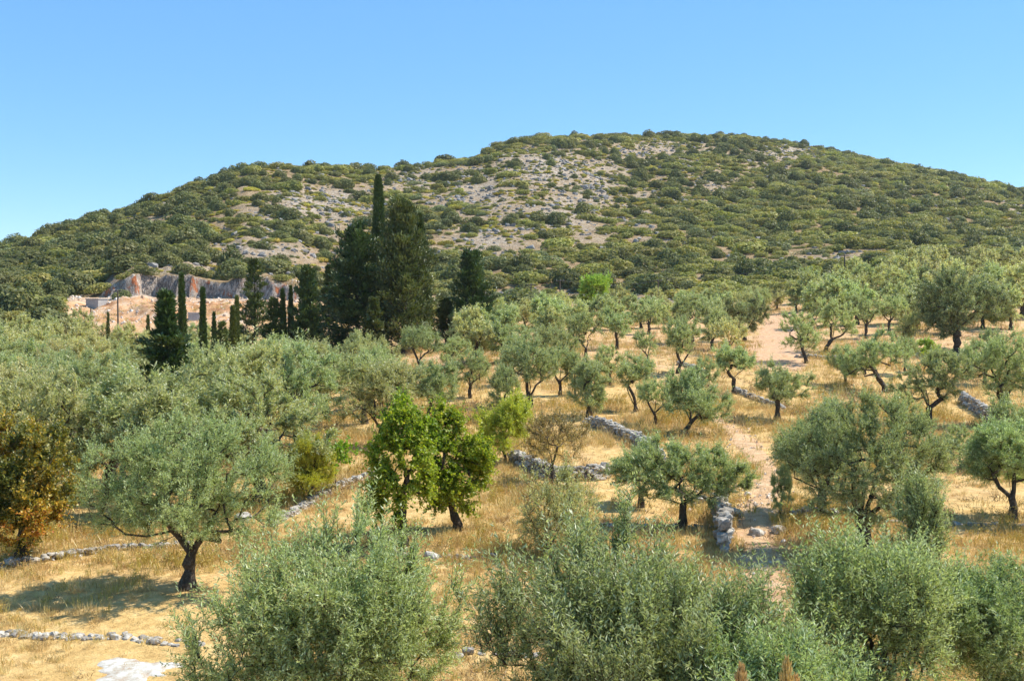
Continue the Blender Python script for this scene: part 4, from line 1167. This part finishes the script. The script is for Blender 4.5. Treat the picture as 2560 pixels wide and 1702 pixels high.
# ================================================================== scattered stuff
def gn_scatter(name, P, rot, scl, idx, protos, label, cat):
    """many copies as one object: points instancing a handful of source meshes"""
    me = bpy.data.meshes.new(name)
    n = len(P)
    me.vertices.add(n); me.vertices.foreach_set("co", np.ascontiguousarray(P, dtype=np.float32).ravel())
    for an, v in (("rot", rot), ("scl", scl)):
        a = me.attributes.new(an, 'FLOAT_VECTOR', 'POINT'); a.data.foreach_set("vector", np.ascontiguousarray(v, dtype=np.float32).ravel())
    a = me.attributes.new("idx", 'INT', 'POINT'); a.data.foreach_set("value", np.ascontiguousarray(idx, dtype=np.int32))
    ob = link(name, me)
    src = bpy.data.collections.new(name + "_sources")
    for k, m_ in enumerate(protos):
        o_ = bpy.data.objects.new(f"{name}_source_{k:02d}", m_); src.objects.link(o_)
    g = bpy.data.node_groups.new(name, 'GeometryNodeTree')
    g.interface.new_socket("Geometry", in_out='INPUT', socket_type='NodeSocketGeometry')
    g.interface.new_socket("Geometry", in_out='OUTPUT', socket_type='NodeSocketGeometry')
    gi = g.nodes.new("NodeGroupInput"); go = g.nodes.new("NodeGroupOutput")
    ip = g.nodes.new("GeometryNodeInstanceOnPoints"); ci = g.nodes.new("GeometryNodeCollectionInfo")
    ci.inputs['Collection'].default_value = src
    ci.inputs['Separate Children'].default_value = True; ci.inputs['Reset Children'].default_value = True

    def na(nm, t):
        q = g.nodes.new("GeometryNodeInputNamedAttribute"); q.data_type = t; q.inputs['Name'].default_value = nm
        return q.outputs['Attribute']
    e2r = g.nodes.new("FunctionNodeEulerToRotation")
    g.links.new(na("rot", 'FLOAT_VECTOR'), e2r.inputs[0])
    g.links.new(gi.outputs[0], ip.inputs['Points']); g.links.new(ci.outputs[0], ip.inputs['Instance'])
    ip.inputs['Pick Instance'].default_value = True
    g.links.new(na("idx", 'INT'), ip.inputs['Instance Index'])
    g.links.new(e2r.outputs[0], ip.inputs['Rotation']); g.links.new(na("scl", 'FLOAT_VECTOR'), ip.inputs['Scale'])
    g.links.new(ip.outputs[0], go.inputs[0])
    md = ob.modifiers.new("scatter", 'NODES'); md.node_group = g
    return tag(ob, label, cat, None, 'stuff')


# ------------------------------------------------------------------ hillside scrub
SHRUB = {}
for kind, lm, n_, lf, fl, k in (('dark green', 'scrub_dark', 1620, .14, .78, 4), ('mid green', 'scrub', 1530, .14, .66, 4), ('yellow-green', 'scrub_yellow', 1260, .14, .52, 3), ('grey-green', 'scrub_grey', 1350, .12, .62, 2)):
    SHRUB[kind] = []
    for q in range(k):
        V, Fc, t = shrub_arrays(600 + 17 * q + len(kind), n_, lf, fl)
        SHRUB[kind].append(mk_mesh("shrub", V, Fc, M[lm], {'tint': ('FACE', t)}))
KINDS_ = list(SHRUB)
rng = np.random.default_rng(9)
nc = 42000
px = rng.uniform(-170, 1190, nc); y = np.sqrt(rng.uniform(178 ** 2, 660 ** 2, nc))
yc = np.interp(px, _yc_px, _yc)
keep = y < yc * 1.03
px, y = px[keep], y[keep]; yc = yc[keep]
x = px2u(px) * y; z = zrel(x, y) + CZ
ppx, prow = project(x, y, z)
ro = rocky(ppx, prow)
cl = fbm(x / 22.0, y / 22.0, 81, 3)
green = 0.25 * sstep(560, 720, ppx) + 0.25 * (1 - sstep(100, 260, ppx))
dens = np.clip(0.62 + green + 0.95 * cl - 0.95 * ro, 0.05, 1)
lin = 213.0 + 5.0 * fbm(ppx / 60.0, ppx * 0.0, 41, 3) + 1.8 * fbm(ppx / 8.0, ppx * 0.0, 47, 3)
inq = ((ppx > 62) & (ppx < 330) & (y < lin + 1.8) & ((rng.uniform(size=len(px)) > .05) | (y < 200))) | ((ppx > 520) & (y < 207))
road = (np.abs(prow - 300) < 3) & (ppx > 640) & (ppx < 680)
keep = (rng.uniform(size=len(px)) < dens) & ~inq & ~road
x, y, z, ppx, prow, ro, cl = (a[keep] for a in (x, y, z, ppx, prow, ro, cl))
n = len(x)
u_ = rng.uniform(size=n)
pd = np.clip(0.26 + 0.3 * (1 - sstep(200, 380, ppx)) - 0.10 * ro + 0.5 * vnoise(x / 30, y / 30, 90), .08, .8)
pyel = np.clip(0.16 + 0.5 * ro - 0.10 * sstep(600, 760, ppx), .03, .6)
kind = np.where(u_ < pd, 0, np.where(u_ > 1 - pyel, 2, np.where(rng.uniform(size=n) < .13, 3, 1)))
rad = np.where(kind == 0, rng.lognormal(0.92, .45, n), np.where(kind == 2, rng.lognormal(0.42, .3, n), rng.lognormal(0.80, .45, n)))
rad = rad * (1 - 0.38 * ro) * np.where(y < 260, 1.0, 1.0)
rad = np.clip(rad, .7, 5.2)
# drop bushes swallowed by bigger ones
order = np.argsort(-rad); cell = {}; ok = np.zeros(n, bool)
for i in order:
    cx, cy = int(x[i] // 6), int(y[i] // 6); good = True
    for a in (-1, 0, 1):
        for b in (-1, 0, 1):
            for j in cell.get((cx + a, cy + b), ()):
                if (x[i] - x[j]) ** 2 + (y[i] - y[j]) ** 2 < (0.47 * (rad[i] + rad[j])) ** 2: good = False; break
            if not good: break
        if not good: break
    if good: ok[i] = True; cell.setdefault((cx, cy), []).append(i)
x, y, z, ppx, prow, ro, rad, kind = (a[ok] for a in (x, y, z, ppx, prow, ro, rad, kind))
n = len(x)
rz = rng.uniform(-.6, .6, n) + 3.14159 * (rng.uniform(size=n) > .5)
low_ = kind != 0
sc = np.stack([rad * np.where(low_, rng.uniform(.9, 1.75, n), rng.uniform(.85, 1.35, n)), rad * rng.uniform(.8, 1.15, n), rad * np.where(low_, rng.uniform(.55, .95, n), rng.uniform(.75, 1.2, n))], 1)
tops = np.interp(ppx, [0, 230, 330, 480, 560, 640, 780, 860, 1024], [318, 318, 300, 300, 312, 305, 296, 290, 272])
vis = (ppx > 2) & (ppx < 1022) & (prow < tops)
score = np.where(vis, rad / y, 0)
big = np.zeros(n, bool); big[np.argsort(-score)[:290]] = True


def zone(p, r):
    if p < 95: return "on the far left slope" if r > 262 else "under the left skyline"
    if p < 330 and r > 272: return "by the quarry cliff"
    if p < 330 and r > 235: return "above the quarry cliff"
    if p < 330: return "on the stony left hill"
    if p < 490: return "behind the conifer cluster"
    if p < 580: return "below the pale scree"
    if p < 690: return "behind the lime-green pine" if r > 255 else "high above the pine"
    if p < 800: return "above the sandy lane"
    if p < 900: return "right of the sandy lane"
    return "above the huge dark olive"


names = {}
for i in np.where(big)[0]:
    names.setdefault((KINDS_[kind[i]], zone(ppx[i], prow[i])), []).append(i)
for (kn, zn), ids in names.items():
    ids.sort(key=lambda i: ppx[i])
    k = len(ids)
    # split big families by how high they stand on the slope
    if k > 9:
        h = sorted(ids, key=lambda i: prow[i]); fam = [("upper ", h[:k // 3]), ("middle ", h[k // 3:2 * k // 3]), ("lower ", h[2 * k // 3:])]
    else: fam = [("", ids)]
    for lev, f_ in fam:
        f_ = sorted(f_, key=lambda i: ppx[i])
        for q, i in enumerate(f_):
            ob = link("shrub", SHRUB[kn][i % len(SHRUB[kn])], loc=(x[i], y[i], z[i]))
            ob.rotation_euler = (0, 0, rz[i]); ob.scale = sc[i]
            lab = f"{kn} shrub, {ORD[min(q, 29)]} from left of the {lev}ones {zn}" if len(f_) > 1 else f"lone {lev}{kn} shrub {zn}"
            tag(ob, lab, "shrub", "evergreen shrubs of the hillside", "thing")
protos = []; base_i = {}
for kn in KINDS_:
    base_i[kn] = len(protos); protos += SHRUB[kn]
r_ = ~big
idx = np.array([base_i[KINDS_[k]] + (i % len(SHRUB[KINDS_[k]])) for i, k in enumerate(kind)])
gn_scatter("hillside_scrub", np.stack([x, y, z], 1)[r_], np.stack([0 * rz, 0 * rz, rz], 1)[r_], sc[r_], idx[r_], protos, "dense green scrub covering the hillside", "scrub")
# low yellowish garrigue between the bushes
nc = 40000
px = rng.uniform(-150, 1170, nc); yy = np.sqrt(rng.uniform(214 ** 2, 640 ** 2, nc))
kp = yy < np.interp(px, _yc_px, _yc) * 1.02
px, yy = px[kp], yy[kp]; xx = px2u(px) * yy; zz = zrel(xx, yy) + CZ
ppx2, prow2 = project(xx, yy, zz)
kp = (rng.uniform(size=len(px)) < 0.40 + 0.55 * rocky(ppx2, prow2)) & ~((ppx2 > 62) & (ppx2 < 330) & (yy < 217) & (rng.uniform(size=len(px)) > .12)) & (fbm(xx / 12, yy / 12, 95, 2) > -0.22)
xx, yy, zz = xx[kp], yy[kp], zz[kp]; n = len(xx)
rr = rng.lognormal(-0.05, .42, n); r3 = rng.uniform(0, 6.28, n)
k4 = rng.choice(4, n, p=[.10, .26, .50, .14])
gn_scatter("hillside_undergrowth", np.stack([xx, yy, zz], 1), np.stack([0 * r3, 0 * r3, r3], 1), np.stack([rr, rr, rr * .75], 1),
           np.array([base_i[KINDS_[k]] + (i % len(SHRUB[KINDS_[k]])) for i, k in enumerate(k4)]), protos, "low yellowish undergrowth between the hillside shrubs", "undergrowth")
# scree
ROCK = []
for q in range(4):
    rg_ = np.random.default_rng(700 + q)
    V, Fc, t = stones(rg_, np.zeros((1, 3)), np.array([[1.0, .75, .55]]), np.array([0.0]))
    ROCK.append(mk_mesh("rock", V, Fc, M['rock']))
nc = 85000
px = rng.uniform(-60, 1090, nc); yy = np.sqrt(rng.uniform(213 ** 2, 640 ** 2, nc))
kp = yy < np.interp(px, _yc_px, _yc) * 1.01
px, yy = px[kp], yy[kp]; xx = px2u(px) * yy; zz = zrel(xx, yy) + CZ
ppx2, prow2 = project(xx, yy, zz)
kp = rng.uniform(size=len(px)) < np.clip(0.02 + 0.55 * rocky(ppx2, prow2) * (0.4 + 1.2 * np.clip(fbm(xx / 14, yy / 14, 99, 3) + .3, 0, 1)), 0, 1)
xx, yy, zz = xx[kp], yy[kp], zz[kp]; n = len(xx)
rr = np.minimum(rng.lognormal(-0.72, .5, n), 1.15)
gn_scatter("hillside_scree", np.stack([xx, yy, zz + .1 * rr], 1), rng.uniform(-.4, .4, (n, 3)) + np.stack([np.zeros(n), np.zeros(n), rng.uniform(0, 6.28, n)], 1),
           np.stack([rr, rr, rr], 1) * rng.uniform(.7, 1.3, (n, 3)), rng.integers(0, 4, n), ROCK, "pale grey limestone scree on the bare parts of the hill", "scree")
PALE = []
for m_ in ROCK:
    q_ = m_.copy(); q_.materials.clear(); q_.materials.append(M['rubble']); PALE.append(q_)
# quarry rubble
n = 900
px = rng.uniform(45, 300, n); yy = rng.uniform(183, 214, n); xx = px2u(px) * yy
rr = rng.lognormal(-2.0, .55, n)
gn_scatter("quarry_rubble", np.stack([xx, yy, zrel(xx, yy) + CZ], 1), rng.uniform(-3, 3, (n, 3)), np.stack([rr] * 3, 1), rng.integers(0, 4, n), PALE, "loose pale rubble on the orange quarry floor", "rubble")

# ------------------------------------------------------------------ dry grass and weeds
def tuft(seed, n, L, W, spread, splay, heads=0):
    rg_ = np.random.default_rng(seed)
    P = np.zeros((n, 3)); P[:, :2] = rg_.normal(size=(n, 2)) * spread; P[:, 2] = -.02
    D = rg_.normal(size=(n, 3)) * splay; D[:, 2] = 1
    ll = L * rg_.uniform(.5, 1.2, n)
    V, Fc = leaf_quads(rg_, P, D, ll, W * rg_.uniform(.7, 1.3, n), 0)
    t = np.clip(.5 + .3 * rg_.normal(size=n), 0, 1)
    if heads:
        k = rg_.integers(0, n, heads); tp = P[k] + norm(D[k]) * ll[k][:, None]
        V2, F2 = card_quads(rg_, np.repeat(tp, 6, 0) + rg_.normal(size=(heads * 6, 3)) * .03, rg_.normal(size=(heads * 6, 3)), .045)
        V, Fc = merge([(V, Fc), (V2, F2)]); t = np.concatenate([t, rg_.uniform(0, .6, heads * 6)])
    return V, Fc, t


TUFT = []
for q, (n_, L_, W_, sp_, pl_, hd, mt) in enumerate([(34, .34, .018, .16, .32, 0, 'straw'), (30, .46, .018, .12, .25, 0, 'straw'), (40, .22, .02, .2, .5, 0, 'straw'), (26, .44, .016, .12, .22, 10, 'weed'), (24, .4, .018, .18, .35, 9, 'weed'), (22, .3, .02, .2, .6, 6, 'deadweed')]):
    V, Fc, t = tuft(800 + q, n_, L_, W_, sp_, pl_, hd)
    TUFT.append(mk_mesh("tuft", V, Fc, M[mt], {'tint': ('FACE', t)}))
Pn, Sn = [], []
for y0, y1, dn, sc_ in ((20, 36, 24, .72), (36, 52, 14, .95), (52, 75, 7, 1.2), (75, 120, 2.2, 1.5), (120, 200, .5, 1.8)):
    ar = 0.54 * (y1 ** 2 - y0 ** 2); n = int(ar * dn)
    yy = np.sqrt(rng.uniform(y0 ** 2, y1 ** 2, n)); xx = rng.uniform(-.54, .54, n) * yy
    bare_ = fbm(xx / 4.5, yy / 4.5, 111, 3)
    pr = np.clip(.74 + 1.7 * bare_, .06, 1) * (1 - .95 * track_w(xx, yy))
    pr = pr * (1 - .9 * np.exp(-(((xx - o[0]) / 2.4) ** 2 + ((yy - o[1]) / 2.0) ** 2)))
    kp = rng.uniform(size=n) < pr
    Pn.append(np.stack([xx[kp], yy[kp]], 1)); Sn.append(np.full(kp.sum(), sc_))
Pn = np.concatenate(Pn); Sn = np.concatenate(Sn); n = len(Pn)
wz = fbm(Pn[:, 0] / 5, Pn[:, 1] / 5, 121, 3)
ti = np.where(rng.uniform(size=n) < np.clip(.12 + .9 * wz, .04, .7), rng.integers(3, 5, n), rng.choice([0, 1, 2, 2], n))
ti = np.where(rng.uniform(size=n) < np.clip(.04 + 1.2 * fbm(Pn[:, 0] / 3.5 + 40, Pn[:, 1] / 3.5, 131, 3), .01, .6), 5, ti)
s1 = Sn * rng.uniform(.55, 1.25, n) * (1 + .5 * np.clip(wz, -.5, .5))
gn_scatter("dry_grass", np.column_stack([Pn, zrel(Pn[:, 0], Pn[:, 1]) + CZ]), np.column_stack([rng.normal(size=(n, 2)) * .08, rng.uniform(0, 6.28, n)]),
           np.stack([s1, s1, s1 * rng.uniform(.7, 1.2, n)], 1), ti, TUFT, "golden dry grass and weeds between the olives", "dry grass")
# stones strewn over the path and the rubble slope above the broken wall
n = 420
tp = TRACK[0][0]; k = rng.integers(0, len(tp), n)
xx = tp[k, 0] + rng.normal(size=n) * .7; yy = tp[k, 1] + rng.normal(size=n) * .6
q = rng.uniform(size=n) < .35
cxy = np.array(at_base(728, 503)[:2]); xx[q] = cxy[0] + rng.normal(size=q.sum()) * .9; yy[q] = cxy[1] + rng.normal(size=q.sum()) * 1.6
rr = rng.lognormal(-3.1, .5, n)
gn_scatter("path_gravel", np.stack([xx, yy, zrel(xx, yy) + CZ + .03], 1), rng.uniform(-3, 3, (n, 3)), np.stack([rr] * 3, 1), rng.integers(0, 4, n), PALE, "small loose stones on the red earth path", "gravel")

# ------------------------------------------------------------------ poles, wires, concrete hut
M['wood_pole'] = rough_mat("weathered_pole", lambda nt: ramp(nt, noise(nt, 6.0, 4, objco(nt)), [(.3, (.06, .05, .04)), (.7, (.13, .105, .085))]).outputs[0])
M['concrete'] = rough_mat("concrete", lambda nt: ramp(nt, noise(nt, 3.0, 6, objco(nt), .7), [(.3, (.30, .29, .28)), (.7, (.47, .45, .42))]).outputs[0])
M['doorway_shade'] = rough_mat("painted_doorway_shade", lambda nt: ramp(nt, noise(nt, 3.0, 3, objco(nt)), [(.3, (.03, .03, .03)), (.7, (.06, .055, .05))]).outputs[0])  # near-black colour that paints the shade inside a doorway
M['wire'] = rough_mat("wire", lambda nt: ramp(nt, noise(nt, 3.0, 3, objco(nt)), [(.3, (.05, .05, .055)), (.7, (.09, .09, .095))]).outputs[0])


def box(x0, x1, y0, y1, z0, z1):
    V = np.array([[a, b, c] for c in (z0, z1) for b in (y0, y1) for a in (x0, x1)], float)
    return V, np.array([[0, 2, 3, 1], [4, 5, 7, 6], [0, 1, 5, 4], [2, 6, 7, 3], [0, 4, 6, 2], [1, 3, 7, 5]])


def seg(A, B, ra, rb, k=8):
    A = np.array([A], float); B = np.array([B], float)
    return frustums(A, B, np.array([ra]), np.array([rb]), B - A, B - A, k)


POLE_TOP = []
GP = "wooden utility poles along the foot of the hill"
for px, top, d, lab, arm in [(118, 289, 180, "dark wooden pole with crossarm standing on the pale quarry floor", True), (91, 308, 184, "thin short pole left of the crossarm pole at the quarry", False),
                             (531, 283, 204, "slim pole among shrubs left of the bare roadside bank", True), (560, 279, 197, "dark pole just left of the lime-green pine", True),
                             (658, 279, 206, "pole above the pale roadside bank right of the pine", True), (844, 254, 224, "pole on the reddish bare slope beyond the sandy lane", True),
                             (920, 248, 240, "tallest-standing pole above the huge dark olive", True)]:
    x, y, z = at_depth(px, d); zt = top_at(top, d)
    t = thing("utility_pole", (x, y, z), lab, "utility pole", GP)
    h = zt - z
    link("pole", mk_mesh("pole", *merge([seg((0, 0, -.3), (0, 0, h), .15, .11)]), M['wood_pole'], smooth=True), t)
    if arm:
        link("crossarm", mk_mesh("crossarm", *box(-.75, .75, -.16, -.11, h - .35, h - .22), M['wood_pole']), t)
        iv = merge([seg((q, -.13, h - .22), (q, -.13, h - .05), .04, .03, 6) for q in (-.65, 0.0, .65)])
        link("insulator", mk_mesh("insulator", *iv, M['concrete'], smooth=True), t)
    POLE_TOP.append((x, y - .13, zt - .05))
for a, b, lab in [(2, 3, "thin dark power line left of the pine's pole"), (3, 4, "thin dark power line passing behind the lime-green pine"), (4, 5, "thin dark power line above the sandy lane's end"), (5, 6, "thin dark power line above the huge dark olive"),
                  (6, None, "thin dark power line running out at the right edge")]:
    A = np.array(POLE_TOP[a]); B = np.array(POLE_TOP[b]) if b is not None else A + np.array([45, 25, 5.0])
    t_ = np.linspace(0, 1, 25)[:, None]; Q = A + (B - A) * t_; Q[:, 2] -= 4 * 1.1 * (t_ * (1 - t_))[:, 0]
    k = len(Q) - 1
    V, Fc = frustums(Q[:-1] - A, Q[1:] - A, np.full(k, .028), np.full(k, .028), np.diff(Q, axis=0), np.diff(Q, axis=0), 5)
    tag(link("power_line", mk_mesh("power_line", V, Fc, M['wire'], smooth=True), loc=A), lab, "power line", "power lines along the foot of the hill", "thing")

x, y, z = at_depth(97, 203)
t = thing("concrete_hut", (x, y, z), "small flat-roofed concrete hut at the left end of the quarry", "hut", None, math.radians(-28))
link("wall", mk_mesh("hut_wall", *merge([box(-1.6, 1.6, -1.1, -.92, -.5, 1.75), box(-1.6, 1.6, .92, 1.1, -.5, 1.75), box(-1.6, -1.42, -.92, .92, -.5, 1.75), box(1.42, 1.6, -.92, .92, -.5, 1.75)]), M['concrete']), t)
link("roof", mk_mesh("hut_roof", *box(-1.7, 1.7, -1.2, 1.2, 1.755, 1.9), M['concrete']), t)
link("shade_panel", mk_mesh("hut_doorway_shade", *box(-1.604, -1.598, -.4, .4, 0, 1.5), M['doorway_shade']), t)  # thin panel on the closed wall, its dark colour standing for doorway shade
x, y, z = at_depth(194, 188)
t = thing("concrete_tank", (x, y, z), "small grey concrete tank at the quarry's lower edge, behind slim cypresses", "tank", None, math.radians(20))
link("wall", mk_mesh("tank_wall", *box(-.9, .9, -.7, .7, -.5, 1.3), M['concrete']), t)
link("lid", mk_mesh("tank_lid", *box(-.98, .98, -.78, .78, 1.303, 1.42), M['concrete']), t)

# ------------------------------------------------------------------ dry golden reeds at the very front
GD2 = "dry golden reed plumes"
M['reed'] = leaf_mat("reed_plume", [(0.475, 0.302, 0.112), (0.589, 0.410, 0.175), (0.665, 0.518, 0.275)], transl=.25, objvar=.05, tcol=(1.1, 1, .8))
for q, (px, top, lab) in enumerate([(744, 662, "narrow golden reed plume, leftmost at the bottom edge"), (790, 655, "tallest golden reed plume at the bottom edge"), (799, 672, "short golden reed plume touching the tallest one")]):
    d = 13.0 + .3 * q
    x, y, z = at_depth(px, d); H = top_at(top, y) - z
    t = thing("dry_reed", (x, y, z), lab, "dry reed", GD2)
    rg_ = np.random.default_rng(900 + q)
    link("stem", mk_mesh("reed_stem", *seg((0, 0, -.2), (0, 0, H - .25), .012, .007, 6), M['straw'], {'tint': ('FACE', np.full(6, .4))}, smooth=True), t)
    n = 420; h = rg_.uniform(0, 1, n); an = rg_.uniform(0, 6.28, n); rr = .085 * np.sin(np.clip(h * .9 + .12, 0, 1) * PI) ** .7 * rg_.uniform(.1, 1, n)
    P = np.stack([np.cos(an) * rr, np.sin(an) * rr, H - .62 + .55 * h], 1)
    V, Fc = leaf_quads(rg_, P, np.stack([np.cos(an) * .25, np.sin(an) * .25, np.ones(n)], 1), .10 * rg_.uniform(.6, 1.2, n), .022, 0)
    link("plume", mk_mesh("reed_plume", V, Fc, M['reed'], {'tint': ('FACE', rg_.uniform(0, 1, n))}), t)
    n = 9; an = rg_.uniform(0, 6.28, n)
    V, Fc = leaf_quads(rg_, np.stack([0 * an, 0 * an, H * rg_.uniform(.3, .8, n)], 1), np.stack([np.cos(an), np.sin(an), 1.3 + 0 * an], 1), .7, .035, 0)
    link("leaf", mk_mesh("reed_leaf", V, Fc, M['straw'], {'tint': ('FACE', rg_.uniform(0, 1, n))}), t)


# ------------------------------------------------------------------ air
hm, hnt, hout = new_mat("haze")
pv = hnt.nodes.new("ShaderNodeVolumePrincipled")
pv.inputs['Color'].default_value = (0.88, 0.93, 1.0, 1)
pv.inputs['Density'].default_value = 0.00007
pv.inputs['Anisotropy'].default_value = 0.3
hnt.links.new(pv.outputs[0], hout.inputs['Volume'])
HB, HT = float(zrel(np.array([-3000., 0, 3000., 0]), np.array([1390., 1390, 1390., 20])).min()) + CZ - 60, CZ + 150
hz = link("haze", mk_mesh("haze", *box(-3300, 3300, -60, 1450, HB, HT), hm))
tag(hz, "thin pale air haze over the grove and the hill", "haze", None, "stuff")
